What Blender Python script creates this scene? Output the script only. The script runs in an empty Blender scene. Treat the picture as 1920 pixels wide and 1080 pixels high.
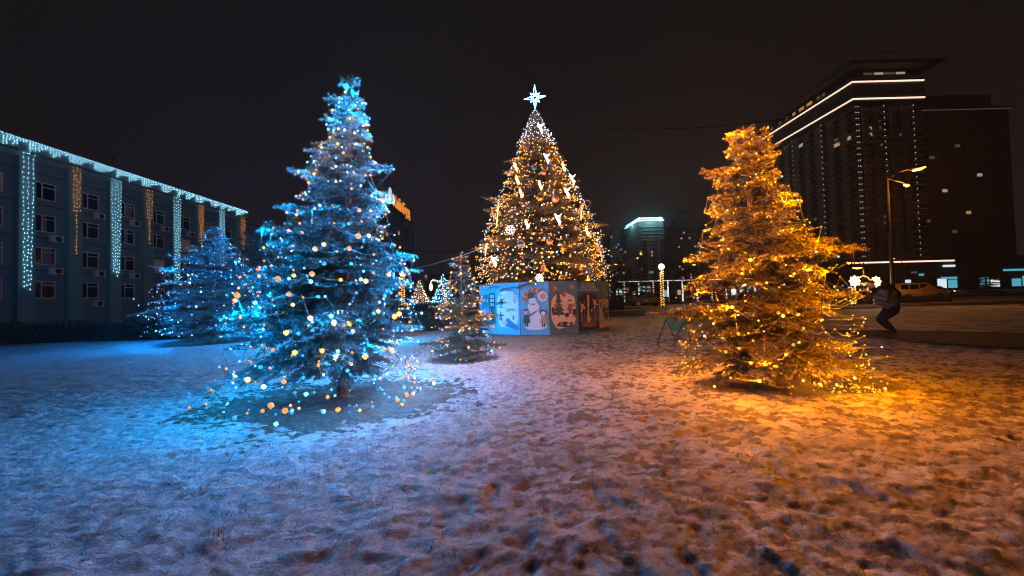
import bpy, bmesh, math, random
import numpy as np
from mathutils import Vector, Matrix, Euler

# ------------------------------------------------------------------ camera, world, exposure
S = bpy.context.scene
COL = S.collection
R = math.radians
F = 720.0                                  # focal length in pixels of the 1920 px wide photograph
CAM_H, PITCH, ROLL = 1.3, R(1.5), -0.025
cam_data = bpy.data.cameras.new("camera")
cam_data.sensor_width = 36.0
cam_data.lens = 36.0 * F / 1920.0
cam_data.clip_start = 0.05
cam_data.clip_end = 4000.0
camera = bpy.data.objects.new("camera", cam_data)
COL.objects.link(camera)
CAM_M = Matrix.Rotation(R(90) + PITCH, 4, 'X') @ Matrix.Rotation(ROLL, 4, 'Z')
camera.matrix_world = Matrix.Translation((0, 0, CAM_H)) @ CAM_M
S.camera = camera

world = bpy.data.worlds.new("World")
S.world = world
world.use_nodes = True
wn, wl = world.node_tree.nodes, world.node_tree.links
wn.clear()
w_out = wn.new('ShaderNodeOutputWorld'); w_bg = wn.new('ShaderNodeBackground')
w_tc = wn.new('ShaderNodeTexCoord'); w_sep = wn.new('ShaderNodeSeparateXYZ'); w_rmp = wn.new('ShaderNodeValToRGB')
wl.new(w_tc.outputs['Generated'], w_sep.inputs[0]); wl.new(w_sep.outputs['Z'], w_rmp.inputs[0])
cr = w_rmp.color_ramp                      # city glow low in a clouded night sky
cr.elements[0].position = 0.0; cr.elements[0].color = (0.018, 0.0105, 0.0098, 1)
cr.elements[1].position = 0.75; cr.elements[1].color = (0.0060, 0.0056, 0.0052, 1)
e = cr.elements.new(0.22); e.color = (0.013, 0.0088, 0.0080, 1)
e = cr.elements.new(0.45); e.color = (0.0084, 0.0070, 0.0063, 1)
w_nz = wn.new('ShaderNodeTexNoise'); w_nz.inputs['Scale'].default_value = 2.2; w_nz.inputs['Detail'].default_value = 4; wl.new(w_tc.outputs['Generated'], w_nz.inputs['Vector'])
w_mr = wn.new('ShaderNodeMapRange'); w_mr.inputs['To Min'].default_value = 0.50; w_mr.inputs['To Max'].default_value = 1.20; wl.new(w_nz.outputs['Fac'], w_mr.inputs['Value'])
w_vm = wn.new('ShaderNodeVectorMath'); w_vm.operation = 'SCALE'; wl.new(w_rmp.outputs[0], w_vm.inputs[0]); wl.new(w_mr.outputs[0], w_vm.inputs['Scale']); wl.new(w_vm.outputs[0], w_bg.inputs[0]); w_bg.inputs[1].default_value = 1.0
wl.new(w_bg.outputs[0], w_out.inputs[0])

S.view_settings.view_transform = 'Standard'
S.view_settings.look = 'None'
S.view_settings.exposure = 0.0
S.view_settings.gamma = 1.0
S.render.engine = 'CYCLES'
cy = S.cycles
cy.use_denoising = True
cy.sample_clamp_indirect = 2.0
cy.sample_clamp_direct = 0.0
cy.use_adaptive_sampling = True; cy.adaptive_threshold = 0.06; cy.adaptive_min_samples = 24
cy.max_bounces = 3; cy.diffuse_bounces = 2; cy.glossy_bounces = 2; cy.transmission_bounces = 2
cy.volume_bounces = 0; cy.transparent_max_bounces = 4
cy.filter_width = 1.1
cy.caustics_reflective = False; cy.caustics_refractive = False

# ------------------------------------------------------------------ pixels to places
C3 = CAM_M.to_3x3()
def ray(px, py):
    d = C3 @ Vector(((px - 960) / F, (540 - py) / F, -1.0))
    return d
def at(px, py, Y):
    d = ray(px, py); return Vector((0, 0, CAM_H)) + d * (Y / d.y)
def gnd(px, py, z=0.0):
    d = ray(px, py); return Vector((0, 0, CAM_H)) + d * ((z - CAM_H) / d.z)

# ------------------------------------------------------------------ helpers
def tag(o, label=None, cat=None, group=None, kind=None):
    if label: o['label'] = label
    if cat: o['category'] = cat
    if group: o['group'] = group
    if kind: o['kind'] = kind
    return o
def empty(name, loc, label=None, cat=None, group=None, rz=0.0):
    o = bpy.data.objects.new(name, None)
    o.empty_display_size = 0.2
    o.location = loc; o.rotation_euler = (0, 0, rz)
    COL.objects.link(o)
    return tag(o, label, cat, group)
def copy_tree(o, parent=None):
    c = o.copy(); COL.objects.link(c); c.parent = parent
    for ch in list(o.children): copy_tree(ch, c)
    return c
def link(name, me, mat, parent=None, loc=None):
    o = bpy.data.objects.new(name, me)
    if mat is not None and len(me.materials) == 0: me.materials.append(mat)
    COL.objects.link(o)
    if parent: o.parent = parent
    if loc is not None: o.location = loc
    return o
def np_mesh(name, V, Fc, smooth=False):
    """V (n,3), Fc (m,k)"""
    me = bpy.data.meshes.new(name)
    V = np.ascontiguousarray(V, dtype=np.float32); Fc = np.ascontiguousarray(Fc, dtype=np.int32)
    m, k = Fc.shape
    me.vertices.add(len(V)); me.vertices.foreach_set('co', V.ravel())
    me.loops.add(m * k); me.loops.foreach_set('vertex_index', Fc.ravel())
    me.polygons.add(m); me.polygons.foreach_set('loop_start', np.arange(0, m * k, k, dtype=np.int32))
    me.polygons.foreach_set('use_smooth', np.full(m, smooth, dtype=bool))
    me.update(calc_edges=True)
    return me

class MB:
    def __init__(s): s.v = []; s.f = []
    def add(s, vs, fs):
        b = len(s.v); s.v += [tuple(v) for v in vs]; s.f += [tuple(i + b for i in f) for f in fs]; return s
    def box(s, x0, x1, y0, y1, z0, z1):
        vs = [(x, y, z) for z in (z0, z1) for y in (y0, y1) for x in (x0, x1)]
        return s.add(vs, [(0, 2, 3, 1), (4, 5, 7, 6), (0, 1, 5, 4), (2, 6, 7, 3), (0, 4, 6, 2), (1, 3, 7, 5)])
    def bevbox(s, x0, x1, y0, y1, z0, z1, b):
        bm = bmesh.new(); bmesh.ops.create_cube(bm, size=1)
        for v in bm.verts:
            v.co = Vector(((x0 + x1) / 2 + v.co.x * (x1 - x0), (y0 + y1) / 2 + v.co.y * (y1 - y0), (z0 + z1) / 2 + v.co.z * (z1 - z0)))
        bmesh.ops.bevel(bm, geom=bm.edges[:], offset=b, segments=2, affect='EDGES')
        return s.bm(bm)
    def bm(s, bm):
        bm.verts.index_update()
        s.add([v.co[:] for v in bm.verts], [[v.index for v in f.verts] for f in bm.faces]); bm.free(); return s
    def tube(s, pts, rad, n=6, cap=True):
        pts = [Vector(p) for p in pts]; m = len(pts)
        rs = rad if isinstance(rad, (list, tuple)) else [rad] * m
        rings = []
        for i, p in enumerate(pts):
            t = (pts[min(i + 1, m - 1)] - pts[max(i - 1, 0)])
            t = t.normalized() if t.length > 1e-9 else Vector((0, 0, 1))
            a = t.cross(Vector((0, 0, 1)) if abs(t.z) < 0.9 else Vector((1, 0, 0))).normalized(); b = t.cross(a)
            rings.append([p + (a * math.cos(2 * math.pi * k / n) + b * math.sin(2 * math.pi * k / n)) * rs[i] for k in range(n)])
        vs = [v for r_ in rings for v in r_]
        fs = [(i * n + k, i * n + (k + 1) % n, (i + 1) * n + (k + 1) % n, (i + 1) * n + k) for i in range(m - 1) for k in range(n)]
        if cap: fs += [tuple(range(n - 1, -1, -1)), tuple((m - 1) * n + k for k in range(n))]
        return s.add(vs, fs)
    def lathe(s, prof, n=16, c=(0, 0, 0)):
        vs = [(c[0] + r_ * math.cos(2 * math.pi * k / n), c[1] + r_ * math.sin(2 * math.pi * k / n), c[2] + z) for r_, z in prof for k in range(n)]
        fs = [(i * n + k, i * n + (k + 1) % n, (i + 1) * n + (k + 1) % n, (i + 1) * n + k) for i in range(len(prof) - 1) for k in range(n)]
        return s.add(vs, fs)
    def prism(s, poly, y0, y1):               # poly in x,z extruded along y
        n = len(poly)
        vs = [(x, y0, z) for x, z in poly] + [(x, y1, z) for x, z in poly]
        fs = [(i, (i + 1) % n, n + (i + 1) % n, n + i) for i in range(n)] + [tuple(range(n - 1, -1, -1)), tuple(range(n, 2 * n))]
        return s.add(vs, fs)
    def poly(s, pts):
        return s.add(pts, [tuple(range(len(pts)))])
    def build(s, name, mat, parent=None, smooth=False, loc=None):
        me = bpy.data.meshes.new(name); me.from_pydata(s.v, [], s.f); me.update()
        if smooth: me.shade_smooth()
        return link(name, me, mat, parent, loc)

# ------------------------------------------------------------------ materials
def new_mat(name):
    m = bpy.data.materials.new(name); m.use_nodes = True
    nt = m.node_tree; return m, nt, nt.nodes['Principled BSDF']
def mat(name, col, rough=0.6, metal=0.0, var=0.25, scale=6.0, bump=0.0, bscale=40.0, spec=0.5, col2=None):
    m, nt, b = new_mat(name); n, l = nt.nodes, nt.links
    tc = n.new('ShaderNodeTexCoord'); nz = n.new('ShaderNodeTexNoise')
    nz.inputs['Scale'].default_value = scale; nz.inputs['Detail'].default_value = 5
    l.new(tc.outputs['Object'], nz.inputs['Vector'])
    mx = n.new('ShaderNodeMix'); mx.data_type = 'RGBA'
    l.new(nz.outputs['Fac'], mx.inputs['Factor'])
    c2 = col2 or tuple(c * (1 - var) for c in col)
    mx.inputs['A'].default_value = (*c2, 1); mx.inputs['B'].default_value = (*[min(1, c * (1 + var)) for c in col], 1)
    l.new(mx.outputs['Result'], b.inputs['Base Color'])
    b.inputs['Roughness'].default_value = rough; b.inputs['Metallic'].default_value = metal
    b.inputs['Specular IOR Level'].default_value = spec
    if bump:
        bz = n.new('ShaderNodeTexNoise'); bz.inputs['Scale'].default_value = bscale; bz.inputs['Detail'].default_value = 4
        bp = n.new('ShaderNodeBump'); bp.inputs['Strength'].default_value = bump; bp.inputs['Distance'].default_value = 0.02
        l.new(tc.outputs['Object'], bz.inputs['Vector']); l.new(bz.outputs['Fac'], bp.inputs['Height']); l.new(bp.outputs[0], b.inputs['Normal'])
    return m
def emit(name, col, strength, base=(0.3, 0.3, 0.3)):
    m, nt, b = new_mat(name)
    b.inputs['Base Color'].default_value = (*base, 1); b.inputs['Roughness'].default_value = 0.4
    b.inputs['Emission Color'].default_value = (*col, 1); b.inputs['Emission Strength'].default_value = strength
    return m

BLUE = (0.02, 0.30, 1.0); ORANGE = (1.0, 0.33, 0.018); COOL = (0.42, 0.72, 1.0); WARM = (1.0, 0.62, 0.30)
M = {}
M['bulb_blue'] = emit('bulb_blue', (0.02, 0.24, 1.0), 1.7); M['bulb_blue_bright'] = emit('bulb_blue_bright', (0.16, 0.52, 1.0), 3.5)
M['bulb_white'] = emit('bulb_white', (.22, .58, 1.0), 1.8); M['bulb_white_bright'] = emit('bulb_white_bright', COOL, 4.5)
M['bulb_orange'] = emit('bulb_orange', (1.0, .27, .012), 1.4); M['bulb_orange_bright'] = emit('bulb_orange_bright', (1.0, .38, .06), 2.4)
M['bulb_amber'] = emit('bulb_amber', (1.0, .25, .008), 1.7); M['bulb_amber_bright'] = emit('bulb_amber_bright', (1.0, .42, .07), 2.8)
M['far_cool'] = emit('far_cool', (0.40, 0.75, 1.0), 2.6)
M['far_blue'] = emit('far_blue', (0.10, 0.45, 1.0), 6)
M['far_white'] = emit('far_white', (0.75, 0.88, 1.0), 5)
M['far_orange'] = emit('far_orange', (1.0, 0.30, 0.04), 2.6)
M['tree_orange'] = emit('tree_orange', (1.0, 0.31, 0.02), 2.0); M['tree_orange_bright'] = emit('tree_orange_bright', (1.0, 0.42, 0.10), 2.6)
M['tree_white'] = emit('tree_white', (0.85, 0.88, 1.0), 2.2); M['tree_white_bright'] = emit('tree_white_bright', (0.85, 0.9, 1.0), 3)
M['tree_blue'] = emit('tree_blue', (0.08, 0.45, 1.0), 1.3); M['tree_blue_bright'] = emit('tree_blue_bright', (0.3, 0.7, 1.0), 3)
for k_ in list(M):
    if k_.startswith(('bulb_', 'tree_')):
        M[k_].cycles.emission_sampling = 'NONE'; M[k_].node_tree.nodes['Principled BSDF'].inputs['Base Color'].default_value = (.01, .01, .01, 1)
M['neon'] = emit('neon_white_blue', (0.22, 0.60, 1.0), 10)
M['candle'] = emit('candle_glow', (1.0, 0.46, 0.12), 5)
M['frost'] = emit('frost_glow', (1.0, 0.86, 0.80), 3)
M['led_pink'] = emit('led_pink', (1.0, 0.62, 0.48), 1.6)
M['led_cyan'] = emit('led_cyan', (0.30, 0.85, 1.0), 3.2)
M['sodium'] = emit('sodium', (1.0, 0.30, 0.03), 9)
M['globe'] = emit('globe', (1.0, 0.66, 0.36), 3.4)
M['win_warm'] = emit('window_warm', (1.0, 0.62, 0.40), 0.42)
M['win_orange'] = emit('window_orange', (1.0, 0.45, 0.12), 0.42)
M['win_cool'] = emit('window_cool', (0.75, 0.9, 1.0), 0.34)
M['win_dim'] = emit('window_dim', (0.9, 0.6, 0.5), 0.07)
M['win_faint'] = emit('window_faint', (1.0, .55, .25), .03); M['curtain_cloth'] = mat('curtain_cloth', (.22, .22, .2), .9)
M['lamp_dot'] = emit('facade_lamp', (1.0, 0.78, 0.62), 0.85)
M['shop_cyan'] = emit('shop_cyan', (0.15, 0.75, 1.0), 0.5)
M['shop_white'] = emit('shop_white', (0.85, 0.95, 1.0), 0.9)
M['headlight'] = emit('headlight', (1.0, 0.85, 0.7), 6)
M['head_blue'] = emit('headlight_blue', (0.2, 0.6, 1.0), 8)
M['sign_orange'] = emit('sign_orange', (1.0, 0.30, 0.03), .8)
M['sign_pale'] = emit('sign_pale', (0.55, 0.85, 1.0), 0.9)
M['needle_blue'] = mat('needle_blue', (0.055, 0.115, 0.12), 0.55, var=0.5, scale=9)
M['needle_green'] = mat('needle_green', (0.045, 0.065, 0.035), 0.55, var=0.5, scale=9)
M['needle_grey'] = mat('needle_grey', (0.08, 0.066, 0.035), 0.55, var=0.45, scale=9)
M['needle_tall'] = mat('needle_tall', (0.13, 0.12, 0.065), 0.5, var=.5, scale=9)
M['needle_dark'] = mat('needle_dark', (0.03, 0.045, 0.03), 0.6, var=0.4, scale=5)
M['grass'] = mat('dry_grass', (0.10, 0.075, 0.035), 0.7, var=.5, scale=12)
M['bark'] = mat('bark', (0.16, 0.11, 0.075), 0.85, var=0.4, scale=22, bump=0.6, bscale=60)
M['bark_dark'] = mat('bark_dark', (0.05, 0.04, 0.03), 0.85, var=0.3, scale=10)
M['wire'] = mat('wire', (0.012, 0.02, 0.016), 0.5, var=0.1)
M['cable'] = mat('cable', (0.006, 0.006, 0.006), 0.9, var=0.1, spec=.1)
M['cable_steel'] = mat('cable_steel', (0.5, 0.45, 0.4), 0.35, 0.6, var=0.1)
M['hedge'] = mat('hedge_leaf', (0.035, 0.042, 0.028), 0.6, var=0.5, scale=7)
M['facade'] = mat('facade_plaster', (0.12, 0.25, 0.265), 0.8, var=0.16, scale=0.7, bump=0.2, bscale=14)
M['facade_trim'] = mat('facade_trim', (0.15, 0.32, 0.34), 0.75, var=0.14, scale=0.9, bump=0.15, bscale=18)
M['frame_white'] = mat('frame_white', (0.62, 0.62, 0.62), 0.45, var=0.08)
M['glass'] = mat('glass_dark', (0.010, 0.014, 0.017), 0.07, var=0.3, scale=0.8, spec=0.9)
M['ac_case'] = mat('ac_case', (0.55, 0.56, 0.55), 0.5, var=0.12, scale=5)
M['ac_fan'] = mat('ac_fan', (0.02, 0.02, 0.02), 0.6)
M['tower'] = mat('tower_wall', (0.06, 0.06, 0.062), 0.7, var=0.25, scale=0.15)
M['tower_balcony'] = mat('tower_balcony', (0.34, 0.30, 0.28), 0.7, var=0.2, scale=0.2)
M['tower_glass'] = mat('tower_glass', (0.03, 0.032, 0.036), 0.12, var=0.4, scale=0.3)
M['tower_far'] = mat('tower_far', (0.17, 0.16, 0.15), 0.8, var=0.25, scale=0.12)
M['tower_dark'] = mat('tower_dark', (0.05, 0.055, 0.06), 0.5, var=0.3, scale=0.12)
M['block'] = mat('block_wall', (0.34, 0.27, 0.25), 0.8, var=0.15, scale=0.3)
M['roof'] = mat('roof_dark', (0.02, 0.02, 0.02), 0.7)
M['metal_dark'] = mat('metal_dark', (0.05, 0.05, 0.055), 0.4, 0.7, var=0.2)
M['metal_grey'] = mat('metal_grey', (0.22, 0.22, 0.22), 0.45, 0.4, var=0.2)
M['rust'] = mat('rusty_pole', (0.03, 0.016, 0.012), 0.8, var=.3)
M['kerb'] = mat('kerb_stone', (0.30, 0.27, 0.25), 0.8, var=0.2, scale=3)
M['asphalt'] = mat('asphalt', (0.022, 0.021, 0.02), 0.8, spec=0.15, var=0.35, scale=2.2, bump=0.3, bscale=60)
M['jacket'] = mat('jacket_cloth', (0.060, 0.060, 0.058), 0.8, var=0.3, scale=14)
M['trousers'] = mat('trousers_cloth', (0.010, 0.010, 0.010), 0.95, var=0.3, spec=0.1)
M['skin'] = mat('skin', (0.45, 0.27, 0.19), 0.55, var=0.06)
M['cap'] = mat('cap_cloth', (0.08, 0.055, 0.045), 0.85)
M['rubber'] = mat('rubber', (0.015, 0.015, 0.015), 0.8)
M['van_yellow'] = mat('van_paint', (0.62, 0.36, 0.08), 0.3, var=0.05, scale=1.2)
M['car_dark'] = mat('car_paint_dark', (0.05, 0.05, 0.055), 0.25, var=0.1)
M['car_silver'] = mat('car_paint_silver', (0.35, 0.34, 0.33), 0.3, 0.3, var=0.08)
M['car_tan'] = mat('car_paint_tan', (0.42, 0.27, 0.12), 0.35, var=0.08)
M['canvas_teal'] = mat('board_teal', (0.02, 0.17, 0.30), 0.6, var=0.2, scale=9)
M['p_blue'] = mat('paint_blue', (0.09, 0.37, 0.58), 0.5, var=0.14, scale=3)
M['p_deep'] = mat('paint_deep_blue', (0.03, 0.15, 0.30), 0.5, var=0.2, scale=3)
M['p_snow'] = mat('paint_snow', (0.66, 0.68, 0.70), 0.5, var=0.12, scale=5)
M['p_snow_orange_lit'] = mat('paint_snow_orange_lit', (0.62, 0.48, 0.38), 0.5, var=0.15, scale=6)  # snow paint with the orange light of the right-hand panels mixed into its colour
M['p_red'] = mat('paint_red', (0.26, 0.09, 0.05), 0.5)
M['p_orange'] = mat('paint_orange', (0.5, 0.26, 0.12), 0.5)
M['p_dark'] = mat('paint_dark', (0.025, 0.04, 0.045), 0.5)
M['p_green'] = mat('paint_green', (0.02, 0.07, 0.05), 0.5)
M['p_teal'] = mat('paint_teal', (0.04, 0.15, 0.20), 0.5)
M['p_skin'] = mat('paint_skin', (0.62, 0.42, 0.34), 0.5)
M['p_gold'] = mat('paint_gold', (0.55, 0.36, 0.12), 0.5)
M['p_arch'] = mat('paint_arch', (0.045, 0.028, 0.02), 0.5, var=0.3, scale=5)
M['panel_seam'] = mat('panel_seam', (0.03, 0.08, 0.12), 0.6)
M['panel_grey'] = mat('panel_grey', (0.50, 0.42, 0.36), 0.55, var=0.12, scale=2.5)
M['gold'] = mat('ornament_gold', (0.85, 0.48, 0.12), 0.22, 0.85, var=0.1)
M['silver'] = mat('ornament_silver', (0.75, 0.75, 0.78), 0.18, 0.9, var=0.08)
M['copper'] = mat('ornament_copper', (0.75, 0.36, 0.20), 0.3, 0.6, var=0.12)
M['blue_orn'] = mat('ornament_blue', (0.05, 0.25, 0.60), 0.2, 0.5, var=0.1)

def text_mesh(name, body, size, extrude, align, m, parent, loc, rot, offset=0.0):
    cu = bpy.data.curves.new(name, 'FONT'); cu.body = body; cu.size = size; cu.align_x = align; cu.extrude = extrude; cu.offset = offset
    t = bpy.data.objects.new(name, cu); COL.objects.link(t)
    me = bpy.data.meshes.new_from_object(t.evaluated_get(bpy.context.evaluated_depsgraph_get())); bpy.data.objects.remove(t); me.name = name; me.materials.clear()
    o = link(name, me, m, parent, loc); o.rotation_euler = rot; return o

# ------------------------------------------------------------------ noise
def vnoise(x, y, seed):
    rs = np.random.RandomState(seed); T = rs.rand(256, 256).astype(np.float32)
    xi = np.floor(x).astype(np.int64); yi = np.floor(y).astype(np.int64)
    fx = x - xi; fy = y - yi
    fx = fx * fx * fx * (fx * (fx * 6 - 15) + 10); fy = fy * fy * fy * (fy * (fy * 6 - 15) + 10)
    x0 = xi & 255; x1 = (xi + 1) & 255; y0 = yi & 255; y1 = (yi + 1) & 255
    return (T[x0, y0] * (1 - fx) + T[x1, y0] * fx) * (1 - fy) + (T[x0, y1] * (1 - fx) + T[x1, y1] * fx) * fy
def fbm(x, y, seed, octs=4, gain=0.5):
    s = 0; a = 1; t = 0
    for o in range(octs):
        s = s + a * vnoise(x * 2 ** o + 17.3 * o, y * 2 ** o - 9.1 * o, seed + o); t += a; a *= gain
    return s / t
def sstep(a, b, x):
    t = np.clip((x - a) / (b - a), 0, 1); return t * t * (3 - 2 * t)

# ------------------------------------------------------------------ ground
LT = Vector((-2.36, 5.3, 0)); RT = Vector((3.50, 5.30, 0)); MT = Vector((-1.10, 8.5, 0)); BT = Vector((-10.9, 14.0, 0))
def axis(lo, hi, step, far_lo, far_hi, g=1.06):
    a = list(np.arange(lo, hi + 1e-6, step)); d = step
    while a[-1] < far_hi: d *= g; a.append(a[-1] + d)
    b = []; d = step; x = lo
    while x > far_lo: d *= g; x -= d; b.append(x)
    return np.array(b[::-1] + a)
def make_ground():
    gx = axis(-6.4, 6.6, 0.0185, -900, 900, 1.045); gy = axis(1.3, 6.6, 0.0185, -60, 900, 1.04)
    X, Y = np.meshgrid(gx, gy, indexing='ij')
    near = 1 - sstep(9.0, 20.0, np.hypot(X, Y - 2))
    # drifts and trampled snow
    wx = X + 0.35 * (fbm(X * 0.8, Y * 0.8, 5) - 0.5); wy = Y + 0.35 * (fbm(X * 0.8, Y * 0.8, 9) - 0.5)
    h = 0.10 * (fbm(X * 0.30, Y * 0.30, 21, 3) - 0.5)
    h += near * 0.034 * (fbm(wx * 3.6, wy * 5.2, 31, 3) - 0.5)
    h += near * 0.030 * (fbm(wx * 9, wy * 13, 41, 3) - 0.5)
    h += near * 0.026 * (fbm(X * 24, Y * 30, 51, 2) - 0.5)
    h += near * 0.010 * (np.random.RandomState(3).rand(*X.shape) - 0.5)
    foot = np.zeros_like(X)
    rs = np.random.RandomState(77)
    for i in range(560):
        cx, cy = rs.uniform(-3.4, 6.5), rs.uniform(1.3, 10.5)
        if rs.rand() > 0.35 + 0.65 * sstep(-1.8, 0.6, np.array(cx)): continue
        if (cx - LT.x) ** 2 + (cy - LT.y) ** 2 < 3.0 or (cx - RT.x) ** 2 + (cy - RT.y) ** 2 < 1.2: continue
        a = rs.normal(1.35, 0.5); L_, W_ = rs.uniform(0.10, 0.14), rs.uniform(0.035, 0.05)
        i0, i1 = np.searchsorted(gx, [cx - 0.4, cx + 0.4]); j0, j1 = np.searchsorted(gy, [cy - 0.4, cy + 0.4])
        sx = X[i0:i1, j0:j1] - cx; sy = Y[i0:i1, j0:j1] - cy
        u = (sx * math.cos(a) + sy * math.sin(a)) / L_; v = (-sx * math.sin(a) + sy * math.cos(a)) / W_
        d = np.sqrt(u * u + v * v)
        k = rs.uniform(0.5, 1)
        foot[i0:i1, j0:j1] = np.maximum(foot[i0:i1, j0:j1], k * (1 - sstep(0.7, 1.25, d)))
        h[i0:i1, j0:j1] += 0.006 * k * np.exp(-((d - 1.35) / 0.3) ** 2)
    h -= 0.019 * foot * near
    # bare soil under the two near trees, and worn ground to the right
    n1 = fbm(X * 1.6, Y * 2.2, 61, 4); n2 = fbm(X * 11, Y * 16, 71, 4); n3 = fbm(X * 0.6, Y * 0.9, 81, 3)
    dl0 = np.sqrt(((X - LT.x - 0.02) / 1.55) ** 2 + ((Y - LT.y + 0.12) / 1.25) ** 2) + 0.7 * (n1 - 0.5)
    dl = dl0 + 1.5 * (n2 - 0.5) * sstep(0.45, 0.95, dl0)
    dr = np.sqrt(((X - RT.x - 0.25) / 1.35) ** 2 + ((Y - RT.y + 0.02) / 0.55) ** 2) + 0.8 * (n1 - 0.5) + 0.5 * (n2 - 0.5)
    dm = np.hypot(X - MT.x, Y - MT.y) / 0.75 + 0.6 * (n2 - 0.5)
    db = np.hypot(X - BT.x, Y - BT.y) / 1.7 + 0.6 * (n1 - 0.5)
    soil = np.maximum.reduce([1 - sstep(0.80, 1.25, dl), 1 - sstep(0.9, 1.15, dr), 1 - sstep(0.9, 1.2, dm), 1 - sstep(.9, 1.1, db)])
    h += 0.05 * (1 - sstep(0.3, 1.15, dl)) - 0.02 * soil
    wear = sstep(-1.6, 1.6, X + 0.9 * (n3 - 0.5) - 0.16 * (Y - 3)) * (1 - sstep(9, 16, Y) * 0.5)
    spots = sstep(0.53 - 0.05 * wear, 0.66 - 0.05 * wear, 0.75 * n2 + 0.25 * n1 + 0.08 * n3)
    soil = np.maximum(soil, spots * (0.35 + 0.5 * wear)); soil = np.maximum(soil, 0.42 * foot * (0.25 + 0.75 * wear) * n2 * 1.7)
    V = np.stack([X, Y, h], -1).reshape(-1, 3)
    nx, ny = X.shape
    idx = np.arange(nx * ny).reshape(nx, ny)
    Fc = np.stack([idx[:-1, :-1], idx[1:, :-1], idx[1:, 1:], idx[:-1, 1:]], -1).reshape(-1, 4)
    me = np_mesh('ground', V, Fc, True)
    for nm, arr in (('soil', soil), ('wear', wear)):
        at_ = me.attributes.new(nm, 'FLOAT', 'POINT'); at_.data.foreach_set('value', arr.astype(np.float32).ravel())
    m, nt, b = new_mat('trodden_snow'); n, l = nt.nodes, nt.links
    tc = n.new('ShaderNodeTexCoord')
    def noise(sc, det=5, rough=0.55):
        z = n.new('ShaderNodeTexNoise'); z.inputs['Scale'].default_value = sc; z.inputs['Detail'].default_value = det
        z.inputs['Roughness'].default_value = rough; l.new(tc.outputs['Object'], z.inputs['Vector']); return z.outputs['Fac']
    def math_(op, a, b_):
        q = n.new('ShaderNodeMath'); q.operation = op
        for k, vv in enumerate((a, b_)):
            if isinstance(vv, (int, float)): q.inputs[k].default_value = vv
            else: l.new(vv, q.inputs[k])
        return q.outputs[0]
    def mixc(f, a, b_):
        q = n.new('ShaderNodeMix'); q.data_type = 'RGBA'; q.clamp_factor = True
        l.new(f, q.inputs['Factor'])
        for k, vv in (('A', a), ('B', b_)):
            if isinstance(vv, tuple): q.inputs[k].default_value = (*vv, 1)
            else: l.new(vv, q.inputs[k])
        return q.outputs['Result']
    def ramp(v, a, b_):
        q = n.new('ShaderNodeMapRange'); q.inputs['From Min'].default_value = a; q.inputs['From Max'].default_value = b_
        l.new(v, q.inputs['Value']); return q.outputs[0]
    A1 = n.new('ShaderNodeAttribute'); A1.attribute_name = 'soil'
    A2 = n.new('ShaderNodeAttribute'); A2.attribute_name = 'wear'
    fine, med, big = noise(52, 8, 0.78), noise(9, 6, .65), noise(1.7, 4)
    snow = mixc(ramp(math_('ADD', math_('MULTIPLY', med, .4), math_('MULTIPLY', fine, .6)), .38, .62), (0.09, 0.095, 0.10), (0.74, 0.77, 0.79))
    slush = mixc(fine, (0.07, 0.052, 0.04), (0.38, 0.32, 0.27))
    f1 = math_('MULTIPLY', A2.outputs['Fac'], ramp(math_('ADD', math_('MULTIPLY', big, 0.5), math_('MULTIPLY', fine, 0.5)), 0.36, 0.60))
    c = mixc(math_('ADD', math_('MULTIPLY', f1, 0.85), ramp(math_('ADD', math_('MULTIPLY', med, 0.6), math_('MULTIPLY', fine, 0.4)), 0.56, 0.85)), snow, slush)
    soilc = mixc(fine, (0.012, 0.010, 0.008), (0.16, 0.12, 0.09))
    f2 = ramp(math_('ADD', A1.outputs['Fac'], math_('MULTIPLY', math_('SUBTRACT', fine, 0.5), 1.6)), 0.22, 0.85)
    c = mixc(f2, c, soilc)
    l.new(c, b.inputs['Base Color'])
    l.new(ramp(math_('ADD', med, math_('MULTIPLY', f2, 0.4)), 0.2, 1.2), b.inputs['Roughness'])
    b.inputs['Roughness'].default_value = 0.5
    rr = n.new('ShaderNodeMapRange'); rr.inputs['To Min'].default_value = 0.38; rr.inputs['To Max'].default_value = 0.85
    l.new(med, rr.inputs['Value']); l.new(rr.outputs[0], b.inputs['Roughness'])
    b.inputs['Specular IOR Level'].default_value = 0.35
    bp = n.new('ShaderNodeBump'); bp.inputs['Strength'].default_value = 1.0; bp.inputs['Distance'].default_value = 0.035
    l.new(math_('ADD', fine, noise(110, 4, 0.7)), bp.inputs['Height']); l.new(bp.outputs[0], b.inputs['Normal'])
    o = link('ground', me, m); tag(o, kind='structure')
make_ground()

def ground_strip(name, pts, z, m, thick=0.0):
    mb = MB(); P = [Vector((p[0], p[1], z)) for p in pts]
    mb.poly(P); o = mb.build(name, m); return tag(o, kind='structure')

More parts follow.
